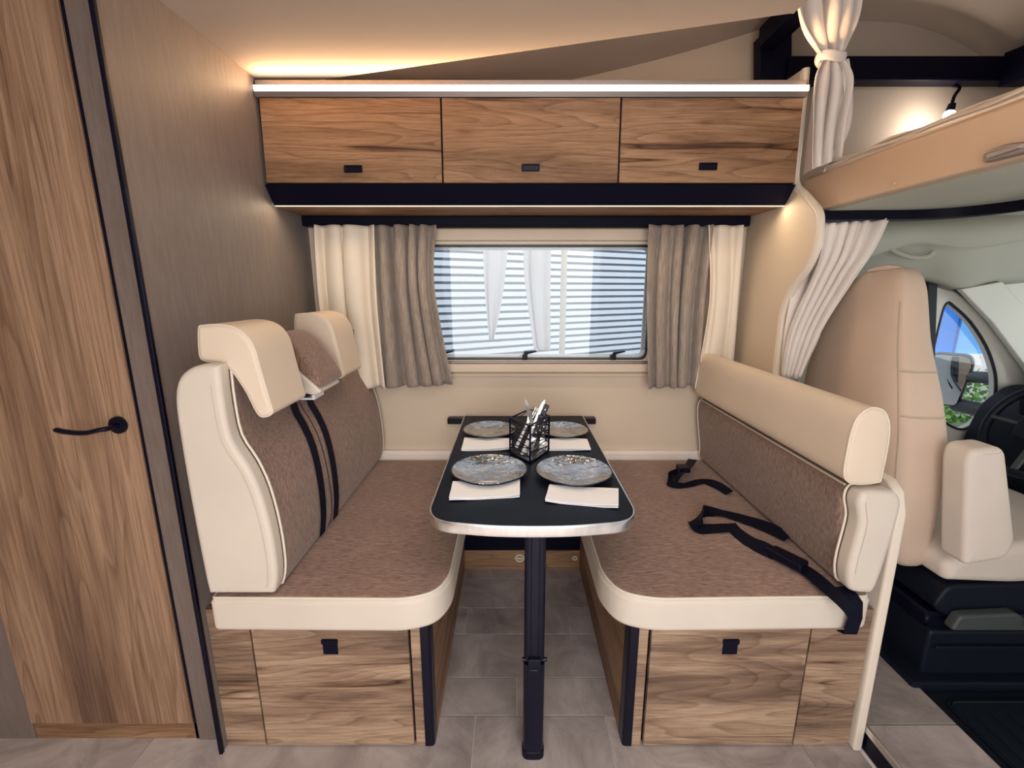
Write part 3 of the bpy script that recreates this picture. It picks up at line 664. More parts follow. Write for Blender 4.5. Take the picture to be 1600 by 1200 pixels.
bk = bmesh.new(); c0 = PZ(1068, 733, zs+.03); box(bk, c0.x-.022, c0.x+.022, c0.y-.02, c0.y+.03, c0.z-.01, c0.z+.012, bev=.004, seg=2); obj('buckle', bk, 'black_plastic', t)
t = thing('seat_belt', 'long black seat belt with buckle lying across the right cushion', 'seat belt', PZ(1180, 830, zs))
obj('webbing', belt('', [(1232, 840, .006), (1200, 824, .008), (1165, 812, .006), (1130, 802, .006), (1104, 799, .012), (1088, 812, .024), (1090, 824, .010), (1108, 826, .004), (1140, 824, .006)], .046, [(.4, 1, .2), (0, 1, .2), (0, 1, .1), (.1, 1, 0), (.5, .8, .3), (.9, .2, .5), (.5, .9, .3), (.1, 1, .1), (0, 1, 0)]), 'belt_webbing', t)
obj('webbing', belt('', [(1140, 818, .012), (1150, 830, .006), (1172, 847, .006), (1196, 858, .012), (1222, 872, .006), (1262, 893, .006), (1296, 922, .008), (1318, 942, .004), (1334, 958, -.01)], .040, [(1, .4, .1), (1, .6, .2), (.5, 1, .4), (.3, .8, .8), (.6, 1, .2), (.6, 1, .1), (.9, .8, .1), (1, .5, .1), (1, .2, .1)]), 'belt_webbing', t)
bk = bmesh.new(); a = PZ(1205, 860, zs+.016); b2 = PZ(1252, 884, zs+.012)
d = (b2-a).normalized(); sd = d.cross(Vector((0, 0, 1))).normalized()
puff(bk, fillet([(-.020, 0), (.020, 0), (.024, .09), (-.024, .09)], .006, 4), lambda u, v, q: a+sd*u+d*v+Vector((0, 0, q)), -.010, .012, r=.004, seg=3); obj('buckle', bk, 'black_plastic', t)
bk = bmesh.new(); a2 = PZ(1196, 856, zs+.012); puff(bk, fillet([(-.012, 0), (.012, 0), (.014, .022), (-.014, .022)], .004, 3), lambda u, v, q: a2+sd*u+d*v+Vector((0, 0, q)), -.004, .010, r=.002, seg=2); obj('tongue', bk, 'black_metal', t)
# strap over the front of right cushion
bm = bmesh.new(); p1 = PY(1334, 945, .978); ribbon(bm, [(p1.x-.004, 1.02, .588), (p1.x, .992, .585), (p1.x+.004, .978, .572), (p1.x+.008, .976, .53), (p1.x+.006, .980, .48), (p1.x+.004, 1.0, .474)], .036, (1, 0, 0), .0014)
obj('hanging_webbing', bm, 'belt_webbing', t)
# ================================================================== TABLE
TZ = .785; tx0, tx1 = -.215, .320
tc_ = (tx0+tx1)/2
outl = [(tx1, 1.93), (tx1, 1.10)]
cor = [(tx1-.002, 1.06), (tx1-.018, 1.022), (tx1-.05, 1.000), (tx1-.10, .990), (tc_+.09, .980), (tc_, .977)]
pts = cor + [(2*tc_-x, y) for x, y in reversed(cor[:-1])]
pts = [Vector((p[0], p[1])) for p in catmull([(tx1, 1.10, 0)]+[(a, b_, 0) for a, b_ in pts]+[(tx0, 1.10, 0)], 4)]
T = [Vector((tx1, 1.93))] + pts + [Vector((tx0, 1.93))]
tb = thing('dinette_table', 'black dinette table with bowed aluminium edge between the benches', 'table', (.06, 1.45, 0))
obj('table_top', PUFF(inset(T, .002), 'z', TZ-.027, TZ, r=0), 'table_black', tb, smooth=False)
bm = bmesh.new(); To = inset(T, -.001)
loft(bm, [[Vector((p.x, p.y, z)) for p in lp] for lp, z in ((inset(T, .0025), TZ-.028), (To, TZ-.028), (inset(T, -.0025), TZ-.022), (inset(T, -.0025), TZ-.005), (To, TZ+.0008), (inset(T, .0025), TZ+.0008))], cap=False)
obj('edge_trim', bm, 'alu', tb)
ly = 1.058; lx = .062
def oval(hx, hy, n=20): return [Vector((lx+math.copysign(abs(math.cos(a))**.6, math.cos(a))*hx, ly+math.copysign(abs(math.sin(a))**.6, math.sin(a))*hy)) for a in [2*PI*k/n for k in range(n)]]
lg = obj('leg', PUFF(oval(.0285, .019), 'z', .340, TZ-.028, r=0), 'black_metal', tb)
obj('leg_lower', PUFF(oval(.0300, .021), 'z', .02, .325, r=.002), 'black_metal', tb)
obj('foot', PUFF(oval(.0325, .024), 'z', .0, .028, r=.004), 'black_plastic', tb)
bm = bmesh.new(); box(bm, lx-.018, lx+.018, ly-.028, ly+.01, .318, .352, bev=.004, seg=2); tube(bm, [(lx-.034, ly-.008, .335), (lx+.036, ly-.008, .335)], .006, 10)
box(bm, lx-.016, lx+.014, ly-.030, ly-.02, .300, .320, bev=.002); obj('hinge', bm, 'black_metal', tb)
for sx in (-.011, .011): obj('leg_rib', TUBE([(lx+sx, ly-.0185, .36), (lx+sx, ly-.0185, TZ-.03)], .0022, 6), 'black_metal', tb)
rl = obj('table_rail', BX(PY(700, 658, WY-.02).x, PY(930, 658, WY-.02).x, WY-.04, WY-.002, TZ-.04, TZ-.012, bev=.003), 'black_metal'); tag(rl, 'black wall rail carrying the far end of the table', 'rail')
# black frame under window between benches + kick with vent
obj_d = obj('wall_recess', BX(-.232, .331, 1.945, WY-.002, .10, .56, bev=0), 'black_laminate', smooth=False); struct(obj_d, 'black panel above the oak plinth under the table', 'panel')
kick = obj('baseboard_back', BX(-.232, .331, 1.94, WY-.002, .0, .10, bev=.001), 'oak_overhead', smooth=False); struct(kick, 'oak plinth board at the end of the footwell', 'baseboard')
for px in (812, 898):
    p = PY(px, 872, 1.94); bm = bmesh.new()
    r = .020 if px == 812 else .010
    tube(bm, [(p.x+r*math.cos(a), 1.938, p.z+.85*r*math.sin(a)) for a in [2*PI*k/20 for k in range(20)]], .0035, 8, closed=True)
    if px == 812: box(bm, p.x-.013, p.x+.013, 1.934, 1.942, p.z-.004, p.z+.004, bev=.001)
    obj('vent_ring', bm, 'cream_handle', kick)
# ================================================================== TABLEWARE
def plate(cx, cy_, r, label):
    t = thing('plate', label, 'plate', (cx, cy_, TZ), 'grey glass plates on the table'); z = TZ+.001
    bm = bmesh.new(); prof_ = [(.001, 0), (r*.55, 0), (r*.62, .002), (r*.97, .015), (r, .018), (r*.985, .0195), (r*.95, .0175), (r*.62, .006), (r*.5, .004), (.001, .0035)]
    lathe(bm, prof_, (cx, cy_, z), 48); 
    rn = random.Random(int(cx*1000+cy_*77))
    obj('dish', bm, 'plate_glass', t)
    obj('rim', TUBE([(cx+(r+.001)*math.cos(a), cy_+(r+.001)*math.sin(a), z+.0175+.001*math.sin(5*a)) for a in [2*PI*k/48 for k in range(48)]], .0022, 6, closed=True), 'black_metal', t)
def pl(pxl, pxr, pt, pb, label):
    c = PZ((pxl+pxr)/2, (pt+pb)/2, TZ+.015); l = PZ(pxl, (pt+pb)/2, TZ+.015); r_ = PZ(pxr, (pt+pb)/2, TZ+.015)
    n = PZ((pxl+pxr)/2, pb, TZ+.015); f = PZ((pxl+pxr)/2, pt, TZ+.015)
    plate(c.x, (n.y+f.y)/2, (r_.x-l.x)/2, label)
pl(705, 823, 710, 762, 'grey glass plate at the front left of the table')
pl(838, 956, 711, 764, 'grey glass plate at the front right of the table')
pl(724, 806, 657, 688, 'grey glass plate at the window end, left of the cutlery rack')
pl(840, 919, 657, 689, 'grey glass plate at the window end, right of the cutlery rack')
def napkin(c4, label, seed):
    rn = random.Random(seed); t = None; P = [PZ(a, b_, TZ) for a, b_ in c4]; bm = bmesh.new(); top = []; n = 10
    for layer in range(2):
        z0 = TZ+.0012+.0035*layer; G = []
        for j in range(5):
            row = []
            for i in range(n+1):
                s = i/n; q = j/4; p = lerp(lerp(P[0], P[1], s), lerp(P[3], P[2], s), q)
                w = .0016*math.sin(5*s+seed+layer)+.002*abs(s-.5)*(1+layer)+.0012*math.sin(9*q+4*s)
                row.append(Vector((p.x+.0015*layer*(s-.5), p.y+.002*layer, z0+max(0, w)*1.2)))
            G.append(row)
        for dz in (0, .0028): top.append([[bm.verts.new(v+Vector((0, 0, dz))) for v in r] for r in G])
        A, B = top[-2], top[-1]
        for g in (A, B):
            for j in range(4):
                for i in range(n): bm.faces.new((g[j][i], g[j][i+1], g[j+1][i+1], g[j+1][i]))
        for i in range(n):
            bm.faces.new((A[0][i], A[0][i+1], B[0][i+1], B[0][i])); bm.faces.new((A[4][i], A[4][i+1], B[4][i+1], B[4][i]))
        for j in range(4):
            bm.faces.new((A[j][0], A[j+1][0], B[j+1][0], B[j][0])); bm.faces.new((A[j][n], A[j+1][n], B[j+1][n], B[j][n]))
    tag(obj('napkin', bm, 'napkin', angle=50), label, 'napkin', 'white napkins on the table')
napkin([(708, 758), (812, 754), (812, 778), (702, 784)], 'folded white napkin in front of the front left plate', 1)
napkin([(859, 762), (966, 769), (966, 796), (852, 786)], 'folded white napkin in front of the front right plate', 2)
napkin([(726, 687), (799, 689), (799, 704), (721, 706)], 'folded white napkin left of the cutlery rack, behind front left plate', 3)
napkin([(851, 689), (917, 689), (923, 705), (846, 705)], 'folded white napkin right of the cutlery rack, behind front right plate', 4)
# cutlery rack
b0 = PZ(828, 724, TZ); b1 = PZ(857, 705, TZ); b3 = PZ(797, 709, TZ); b2 = b1+b3-b0; base4 = [b0, b1, b2, b3]; Hh = .130
rk = thing('cutlery_rack', 'black zigzag wire cutlery rack standing among the plates', 'cutlery holder', (b0+b2)/2)
up = Vector((0, 0, 1))
for p in base4: obj('post', TUBE([p+up*.003, p+up*Hh], .0036, 6), 'black_metal', rk)
for zz, nm in ((.004, 'bottom_ring'), (Hh, 'top_ring')):
    bm = bmesh.new()
    for i in range(4): tube(bm, [base4[i]+up*zz, base4[(i+1) % 4]+up*zz], .0033, 6)
    obj(nm, bm, 'black_metal', rk)
for i in range(4):
    A, B = base4[i], base4[(i+1) % 4]; bm = bmesh.new(); n = 8
    for k in range(n):
        p = (A if k % 2 == 0 else B)+up*(.006+(Hh-.01)*k/n); q = (B if k % 2 == 0 else A)+up*(.006+(Hh-.01)*(k+1)/n); tube(bm, [p, q], .0018, 5)
    obj('zigzag_side', bm, 'black_metal', rk)
cm = (b0+b2)/2
bm = bmesh.new(); loft(bm, [[p*.96+cm*.04+up*z for p in base4] for z in (.001, .004)]); obj('tray', bm, 'black_metal', rk)
def blade(bm, P, d, sdv, L0, w, th=.0012, tip=True):
    nrm = d.cross(sdv).normalized(); loops = []
    for k in range(9):
        t = k/8; ww = w*(1 if t < .6 else max(.08, math.sqrt(max(0, 1-((t-.6)/.4)**2)))); c = P+d*(L0*t)
        loops.append([c+sdv*ww+nrm*th*.3, c-sdv*ww+nrm*th, c-sdv*ww-nrm*th, c+sdv*ww-nrm*th*.3])
    loft(bm, loops)
def cutlery(kind, foot, top, label, sdv=None, hm='steel', hl=.45):
    foot, top = Vector(foot), Vector(top); d = (top-foot).normalized(); L0 = (top-foot).length
    sdv = Vector(sdv or (1, 0, 0)); sdv = (sdv-d*sdv.dot(d)).normalized(); nrm = d.cross(sdv)
    t = thing(kind, label, kind.split('_')[-1], foot, 'cutlery in the wire rack')
    def bar(bm, a, b_, w0, w1, th):
        puff(bm, fillet([(-w0, a), (w0, a), (w1, b_), (-w1, b_)], min(w0, w1)*.8, 3), lambda u, v, q: foot+sdv*u+d*v+nrm*q, -th, th, r=th*.4, seg=2)
    if kind == 'table_knife':
        bm = bmesh.new(); bar(bm, 0, L0*hl, .006, .005, .003); obj('handle', bm, hm, t); bm = bmesh.new(); blade(bm, foot+d*L0*hl, d, sdv, L0*(1-hl), .0065); obj('blade', bm, 'steel', t)
    elif kind == 'steak_knife':   # handle up
        bm = bmesh.new(); bar(bm, L0*.45, L0, .0075, .0095, .0055); h = obj('handle', bm, hm, t); bm = bmesh.new(); blade(bm, foot+d*L0*.45, -d, sdv, L0*.45, .008); obj('blade', bm, 'steel', t)
        for k in (.58, .74, .9):
            c = foot+d*L0*k; obj('rivet', TUBE([c-nrm*.0062, c+nrm*.0062], .0016, 8), 'steel', h)
    elif kind == 'table_fork':
        bm = bmesh.new(); bar(bm, 0, L0*.62, .006, .0035, .0028); obj('handle', bm, hm, t)
        bm = bmesh.new(); bar(bm, L0*.60, L0*.78, .0035, .0105, .0012)
        for k in (-.009, -.003, .003, .009): tube(bm, [foot+d*L0*.76+sdv*k, foot+d*L0+sdv*k*1.15+nrm*.002], .0012, 6)
        obj('tines', bm, 'steel', t)
c0 = cm+up*.006; yy = cm.y
def pt(px, py, y): return PY(px, py, y)
cutlery('table_knife', pt(842, 702, yy+.01), pt(821, 623, yy-.01), 'steel table knife standing blade up at the left of the rack')
cutlery('table_fork', pt(806, 700, yy-.005), pt(836, 636, yy+.01), 'steel fork with tines up in the middle of the rack', hm='napkin')
cutlery('table_knife', pt(815, 712, yy-.03), pt(851, 625, yy+.02), 'broad pale steel blade standing at the right of the rack', sdv=(1, 0, .3), hm='napkin', hl=.5)
cutlery('steak_knife', pt(821, 708, yy-.02), pt(855, 632, yy+.0), 'black riveted knife handle sticking out of the rack, highest one', hm='black_metal')
cutlery('steak_knife', pt(826, 712, yy-.03), pt(846, 648, yy-.02), 'black riveted knife handle low at the front right of the rack', hm='black_metal')
cutlery('steak_knife', pt(845, 712, yy-.0), pt(851, 650, yy+.02), 'black riveted knife handle leaning on the right side of the rack', hm='black_metal')
# ================================================================== BED / ALCOVE
bx = 1.045
bd = thing('drop_down_bed', 'over-cab bed with beige side board and wrapped mattress', 'bed', (bx+.4, 1.2, 1.61))
q0, q1 = 1.70, .45
obj('side_board', PUFF(fillet([(bx, 1.612), (bx, 1.725), (bx+.012, 1.735), (bx+.03, 1.735), (bx+.03, 1.612)], [.006, .006, .004, 0, 0], 4), 'y', q1, q0, r=.004), 'bed_board', bd)
obj('bed_base', BX(bx+.03, 2.5, q1, q0+.24, 1.606, 1.625, bev=0), 'cab_liner', bd, smooth=False)
bm = bmesh.new(); P = fillet([(bx+.022, 1.70), (bx+.016, 1.745), (bx+.03, 1.765), (2.3, 1.775), (2.3, 1.70)], [.004, .01, .012, .01, 0], 4); puff(bm, P, 'y', q1, q0-.06, r=.012)
obj('mattress', bm, 'clear_wrap', bd)
rn = random.Random(5)
for k in range(2):
    obj('wrap_fold', TUBE([(bx+.014+.014*k+.003*math.sin(i*.9+k), q1+i*(q0-q1-.08)/24, 1.750+.012*k+.003*math.sin(i*1.3+2*k)) for i in range(25)], [.003+.0012*math.sin(i*1.7+k) for i in range(25)], 6), 'clear_wrap', bd)
hp0 = PX(1578, 237, bx-.002); bm = bmesh.new()
P = fillet([(-.045, -.012), (.045, -.014), (.05, .006), (.0, .016), (-.045, .012)], .014, 4); puff(bm, [(p.x, p.y) for p in P], lambda u, v, q: Vector((bx-.010+q, hp0.y+.0-u, hp0.z+v)), -.004, .010, r=.004, seg=3); 
hh = obj('grip', bm, 'satin_profile', bd); 
bm = bmesh.new(); tube(bm, [(bx-.017, hp0.y-.03, hp0.z+.002), (bx-.017, hp0.y+.03, hp0.z-.001)], .004, 8); obj('grip_button', bm, 'steel', hh)
p = PX(1397, 287, bx); bm = bmesh.new(); lathe(bm, [(.001, -.003), (.006, -.003), (.005, .002), (.001, .003)], (0, 0, 0), 14); bmesh.ops.rotate(bm, verts=bm.verts, cent=(0, 0, 0), matrix=Matrix.Rotation(-PI/2, 3, 'Y')); bmesh.ops.translate(bm, verts=bm.verts, vec=(bx-.001, p.y, p.z)); obj('cover_cap', bm, 'bed_board', bd)
# dark cab header rail
hdp = [PZ(a, b_, 1.59) for a, b_ in [(1270, 338), (1340, 337), (1433, 336), (1510, 331), (1600, 320), (1700, 300)]]
bm = bmesh.new(); S = catmull(hdp, 6); loft(bm, [[p+Vector((0, .016, .017)), p+Vector((0, -.010, .017)), p+Vector((0, -.012, -.014)), p+Vector((0, .016, -.017))] for p in S])
tag(obj('curtain_rail', bm, 'black_plastic'), 'black curved curtain rail under the over-cab bed', 'rail')
# alcove frame (dark)
af = thing('alcove_surround', 'black frame around the over-cab sleeping alcove', 'frame', PY(1210, 100, 1.85))
ay = 1.90
q = [PY(a, b_, ay) for a, b_ in [(1187, 76), (1187, 122), (1226, 122), (1226, 93), (1228, 40)]]
bm = bmesh.new(); puff(bm, [(p.x, p.z) for p in [PY(1184, 60, ay), PY(1184, 126, ay), PY(1232, 126, ay), PY(1232, 20, ay)]], 'y', ay-.02, ay+.03, r=0); obj('upright', bm, 'black_laminate', af, smooth=False)
a0 = PY(1208, 56, ay-.02); ztop = a0.z
bm = bmesh.new(); A = [PY(1184, 76, ay-.02), PY(1187, 44, ay-.02), PY(1208, 44, ay-.02), PY(1208, 80, ay-.02)]
dirv = (PZ(1262, 0, 2.30)-PZ(1187, 55, 2.30)); dirv = Vector((-.01, -1.2, .0))
loft(bm, [[p for p in A], [p+dirv for p in A]]); obj('beam', bm, 'black_laminate', af, smooth=False)
A0 = PY(1226, 93, ay); B0 = PY(1226, 131, ay)
bm = bmesh.new(); puff(bm, fillet([(ay-.03, A0.z), (ay-.03, B0.z), (ay+.03, B0.z), (ay+.03, A0.z)], .006, 3), 'x', A0.x, 2.55, r=0); obj('cross_bar', bm, 'black_laminate', af)
E0 = PY(1560, 92, ay); F0 = PY(1560, 140, ay)
bm = bmesh.new(); A = [Vector((E0.x, ay-.02, E0.z+.01)), Vector((E0.x, ay-.02, F0.z)), Vector((E0.x+.12, ay-.02, F0.z)), Vector((E0.x+.12, ay-.02, E0.z+.01))]
loft(bm, [A, [p+Vector((.10, -.7, -.01)) for p in A]]); obj('side_bar', bm, 'black_laminate', af, smooth=False)
# reading lamp
rp0 = PY(1497, 130, 1.90); rp1 = PY(1486, 168, 1.87)
lm = thing('reading_lamp', 'small glowing gooseneck reading lamp above the over-cab bed', 'lamp', rp0)
obj('arm', TUBE(catmull([rp0+Vector((0, .02, 0)), rp0+Vector((0, -.01, -.02)), lerp(rp0, rp1, .55), rp1], 6), .006, 8), 'black_metal', lm)
bm = bmesh.new(); tube(bm, [rp1+Vector((.002, .0, .012)), rp1+Vector((-.003, .0, -.02))], [.012, .016], 12); obj('lamp_head', bm, 'black_metal', lm)
bm = bmesh.new(); bmesh.ops.create_icosphere(bm, subdivisions=2, radius=.019, matrix=Matrix.Translation(rp1+Vector((-.004, -.002, -.026)))); obj('bulb', bm, 'lamp_glow', lm)
pl_ = bpy.data.lights.new('reading_lamp_light', 'POINT'); pl_.energy = 1.6; pl_.color = (1, .85, .7); pl_.shadow_soft_size = .02
plo = bpy.data.objects.new('reading_lamp_light', pl_); C.collection.objects.link(plo); plo.location = rp1+Vector((-.03, .0, -.05))
# tied alcove curtain
tie = PX(1297, 95, 1.05); X = 1.05
def PXs(a, b_, x=X): return PX(a, b_, x)
t = thing('alcove_curtain', 'white curtain tied in a knot beside the overhead cabinet', 'curtain', tie)
tie_y = tie.y
def PYs(a, b_): return PY(a, b_, tie_y-.03)
curtain('upper_cloth', smoothcurve(PY(1222, -90, 1.46), PY(1236, 30, 1.52), PYs(1268, 80), PYs(1282, 96)), smoothcurve(PY(1348, -90, 1.46), PY(1340, 20, 1.52), PYs(1322, 70), PYs(1312, 96)), 4, lambda t: .045*(1-t)+.012, 'curtain_white', t, nd=(.15, 1, 0), seed=21)
curtain('lower_cloth', smoothcurve(PYs(1283, 94), PYs(1268, 130), PYs(1262, 200), PYs(1258, 270)), smoothcurve(PYs(1311, 94), PYs(1326, 130), PYs(1312, 200), PYs(1304, 252)), 3, lambda t: .014+.026*t, 'curtain_white', t, nd=(.15, 1, 0), seed=22)
curtain('loose_tail', smoothcurve(PYs(1313, 90), PYs(1318, 150), PYs(1316, 200), PYs(1282, 276)), smoothcurve(PYs(1326, 92), PYs(1332, 150), PYs(1326, 205), PYs(1292, 272)), 1, .004, 'curtain_white', t, nd=(.15, 1, 0), seed=23)
bm = bmesh.new(); kc = PYs(1297, 92)
tube(bm, [kc+Vector((.038*math.cos(a), -.002+.028*math.sin(a), .006*math.sin(a*2+1))) for a in [2*PI*k/20 for k in range(20)]], .009, 8, closed=True, flat=1.6); obj('tie_band', bm, 'curtain_white', t)
# cab curtain
t = thing('cab_curtain', 'off-white gathered cab curtain hanging behind the curved partition', 'curtain', PY(1330, 345, 1.70))
cyb = 1.60
def PB(a, b_, y=cyb): return PY(a, b_, y)
curtain('cloth', smoothcurve(PB(1284, 350), PB(1276, 400), PB(1262, 440), PB(1230, 520), PB(1219, 588)), smoothcurve(PB(1386, 342), PB(1364, 390), PB(1330, 440), PB(1285, 510), PB(1250, 588)), 6, lambda t: .016*(1-.3*t), 'curtain_white', t, nd=(.1, 1, 0), seed=31, irr=.6)
curtain('folded_cloth', smoothcurve(PB(1272, 395, 1.63), PB(1240, 440, 1.63), PB(1224, 510, 1.63), PB(1217, 580, 1.63)), smoothcurve(PB(1282, 395, 1.63), PB(1284, 450, 1.63), PB(1280, 520, 1.63), PB(1244, 592, 1.63)), 1, .010, 'curtain_white', t, nd=(.1, 1, 0), seed=33)
# ================================================================== CAB
# headliner
def loftcurves(curves, name, mat, label, cat, kind='structure', n=8):
    S = [catmull(c, n) for c in curves]; bm = bmesh.new(); loft(bm, S, cap=False, closed=False); o = obj(name, bm, mat, angle=60)
    md = o.modifiers.new('thickness', 'SOLIDIFY'); md.thickness = .004; o['kind'] = kind; o['label'] = label; o['category'] = cat; return o
A = [(1335, 345), (1365, 345), (1433, 343), (1510, 338), (1600, 328), (1760, 300)]
B = [(1270, 420), (1345, 410), (1385, 384), (1440, 382), (1510, 389), (1600, 376), (1760, 345)]
Bc = [(1335, 405), (1365, 398), (1433, 379), (1510, 388), (1600, 375), (1760, 345)]
Cc = [(1335, 440), (1370, 435), (1440, 437), (1500, 452), (1560, 440), (1680, 430)]
cA = [PY(a, b_, 1.69) for a, b_ in A]; cB = [PY(a, b_, 1.67) for a, b_ in Bc]; cB2 = [PY(a, b_-6, 1.72) for a, b_ in Bc]; cC = [PY(a, b_-10, 1.80) for a, b_ in Cc]; cD = [PY(a, b_+6, 1.91) for a, b_ in Cc]
loftcurves([cA, cB], 'cab_header_trim', 'cab_liner', 'curved grey-beige header trim above the cab', 'trim')
loftcurves([cB, cB2, cC, cD], 'cab_headliner', 'cab_liner', 'fabric headliner of the driver cab', 'headliner')
# grab handle
g = [PY(a, b_, 1.70) for a, b_ in [(1392, 388), (1402, 395), (1425, 402), (1448, 401), (1458, 393)]]
tag(obj('grab_handle', TUBE(catmull(g, 6), .009, 10), 'cab_liner'), 'grey grab handle on the cab headliner', 'handle')
# door inner panel with quarter window
DY = 1.90
def P2(l): return [PY(a, b_, DY).xz for a, b_ in l]
inn = [Vector(p) for p in P2([(1480, 473), (1487, 476), (1515, 502), (1540, 540), (1553, 575), (1556, 600), (1552, 625), (1530, 655), (1508, 670), (1490, 668), (1470, 655), (1448, 630), (1450, 590), (1458, 545), (1467, 505), (1474, 480)])]
inn = [Vector(q[:2]) for q in catmull([(p.x, p.y, 0) for p in inn], 3, closed=True)]
def ringo(P, s):
    return inset(P, -s)
mid = ringo(inn, .022); mid2 = ringo(inn, .05)
c = sum(inn, Vector((0, 0)))/len(inn)
def torect(P, x0, x1, z0, z1):
    o = []
    for p in P:
        d = p-c; k = min(((x1 if d.x > 0 else x0)-c.x)/d.x if abs(d.x) > 1e-6 else 1e9, ((z1 if d.y > 0 else z0)-c.y)/d.y if abs(d.y) > 1e-6 else 1e9); o.append(c+d*k)
    return o
out_ = torect(inn, 1.25, 2.75, .05, 1.46)
bm = bmesh.new(); loft(bm, [[Vector((p.x, y, p.y)) for p in lp] for lp, y in ((inn, DY+.03), (inn, DY), (mid, DY-.012), (mid2, DY-.004), (out_, DY-.002), (out_, DY+.03))], cap=False)
dw = obj('cab_door', bm, 'cab_trim', angle=50); dw['kind'] = 'structure'; dw['label'] = 'light grey cab door with rounded triangular window'; dw['category'] = 'door'
obj('gasket', TUBE([(p.x, DY+.0, p.y) for p in inn], .006, 8, closed=True), 'gasket', dw)
bm = bmesh.new(); bm.faces.new([bm.verts.new((p.x, DY+.02, p.y)) for p in inn]); obj('pane', bm, 'window_glass', dw, smooth=False)
gp = [PY(a, b_, 1.87) for a, b_ in [(1432, 437), (1470, 440), (1500, 455), (1535, 487), (1570, 528), (1600, 565), (1640, 620)]]
obj('door_seal', TUBE(catmull(gp, 6), .012, 8), 'gasket', dw)
gp = [PY(a, b_, 1.875) for a, b_ in [(1447, 440), (1462, 440), (1458, 560), (1456, 700), (1440, 700), (1444, 560)]]
bm = bmesh.new(); puff(bm, [(p.x, p.z) for p in gp], 'y', 1.865, 1.895, r=.003); obj('pillar_strip', bm, 'cab_dark', dw)
struct(obj('wall_cab', BX(1.02, 1.30, 1.915, 1.93, .05, 1.60, bev=0), 'cab_trim', smooth=False), 'light grey side lining behind the cab curtain', 'wall')
# A pillar & dashboard
ap = [PY(a, b_, 1.84) for a, b_ in [(1500, 452), (1565, 440), (1600, 478), (1700, 600), (1700, 740), (1600, 572), (1550, 505)]]
bm = bmesh.new(); puff(bm, [(p.x, p.z) for p in ap], 'y', 1.835, 1.86, r=.006, seg=3); o = obj('cab_pillar', bm, 'cab_trim'); o['kind'] = 'structure'; o['label'] = 'light grey windscreen pillar of the cab'; o['category'] = 'pillar'
db = thing('dashboard', 'dark dashboard at the right edge behind the steering wheel', 'dashboard', (2.2, 1.4, .8))
obj('dash_body', PUFF(fillet([(2.02, .35), (1.98, .70), (2.02, .86), (2.12, .95), (2.6, .93), (2.6, .35)], [.02, .05, .05, .05, 0, 0], 5), 'y', .5, 1.86, r=.01), 'cab_dark', db)
obj('instrument_hood', PUFF(fillet([(2.00, .86), (1.98, .95), (2.10, 1.02), (2.22, .95), (2.2, .86)], .02, 5), 'y', 1.38, 1.70, r=.02), 'cab_dark', db)
# steering wheel
sc_ = PY(1632, 672, 1.52); sw = thing('steering_wheel', 'dark three-spoke steering wheel at the right edge', 'steering wheel', sc_)
ax1 = Vector((0, 1, 0)); ax2 = Vector((.45, 0, .89)).normalized(); axn = ax1.cross(ax2)
obj('rim', TUBE([sc_+ax1*(.18*math.cos(a))+ax2*(.18*math.sin(a)) for a in [2*PI*k/40 for k in range(40)]], .015, 10, closed=True), 'cab_dark', sw)
bm = bmesh.new(); puff(bm, fillet([(-.07, -.06), (.07, -.06), (.08, .04), (-.08, .04)], .03, 5), lambda u, v, q: sc_+ax1*u+ax2*v+axn*q, -.02, .03, r=.01); obj('hub', bm, 'cab_dark', sw)
for a in (0, PI, -PI/2):
    d = ax1*math.cos(a)+ax2*math.sin(a); obj('spoke', TUBE([sc_+d*.05, sc_+d*.175], .013, 8, flat=.6), 'cab_grey', sw)
# exterior mirror
MC = PY(1480, 594, 2.22); mn = Vector((-.75, -.66, 0)); mtv = Vector((.66, -.75, 0))
mr = thing('door_mirror', 'black exterior mirror seen through the cab door window', 'mirror', MC)
P = fillet([(-.075, -.135), (.060, -.135), (.085, .09), (.065, .135), (-.075, .135)], .03, 5)
MF = lambda u, v, q: MC+mtv*u+Vector((0, 0, v))-mn*q
bm = bmesh.new(); puff(bm, P, MF, 0, .09, r=.02, seg=4); obj('housing', bm, 'gasket', mr)
bm = bmesh.new(); puff(bm, inset(P, .010), MF, -.004, .004, r=.001, seg=1); obj('mirror_glass', bm, 'mirror_glass', mr)
Q1 = MC+mtv*.06+Vector((0, 0, .02))-mn*.06; Q2 = MC+mtv*.05+Vector((0, 0, -.13))-mn*.06
obj('bracket', TUBE([Q1, PY(1540, 590, 2.08), PY(1580, 600, 1.945)], .03, 10), 'cab_grey', mr)
obj('bracket', TUBE([Q2, PY(1530, 640, 2.08), PY(1580, 652, 1.945)], .035, 10), 'cab_grey', mr)
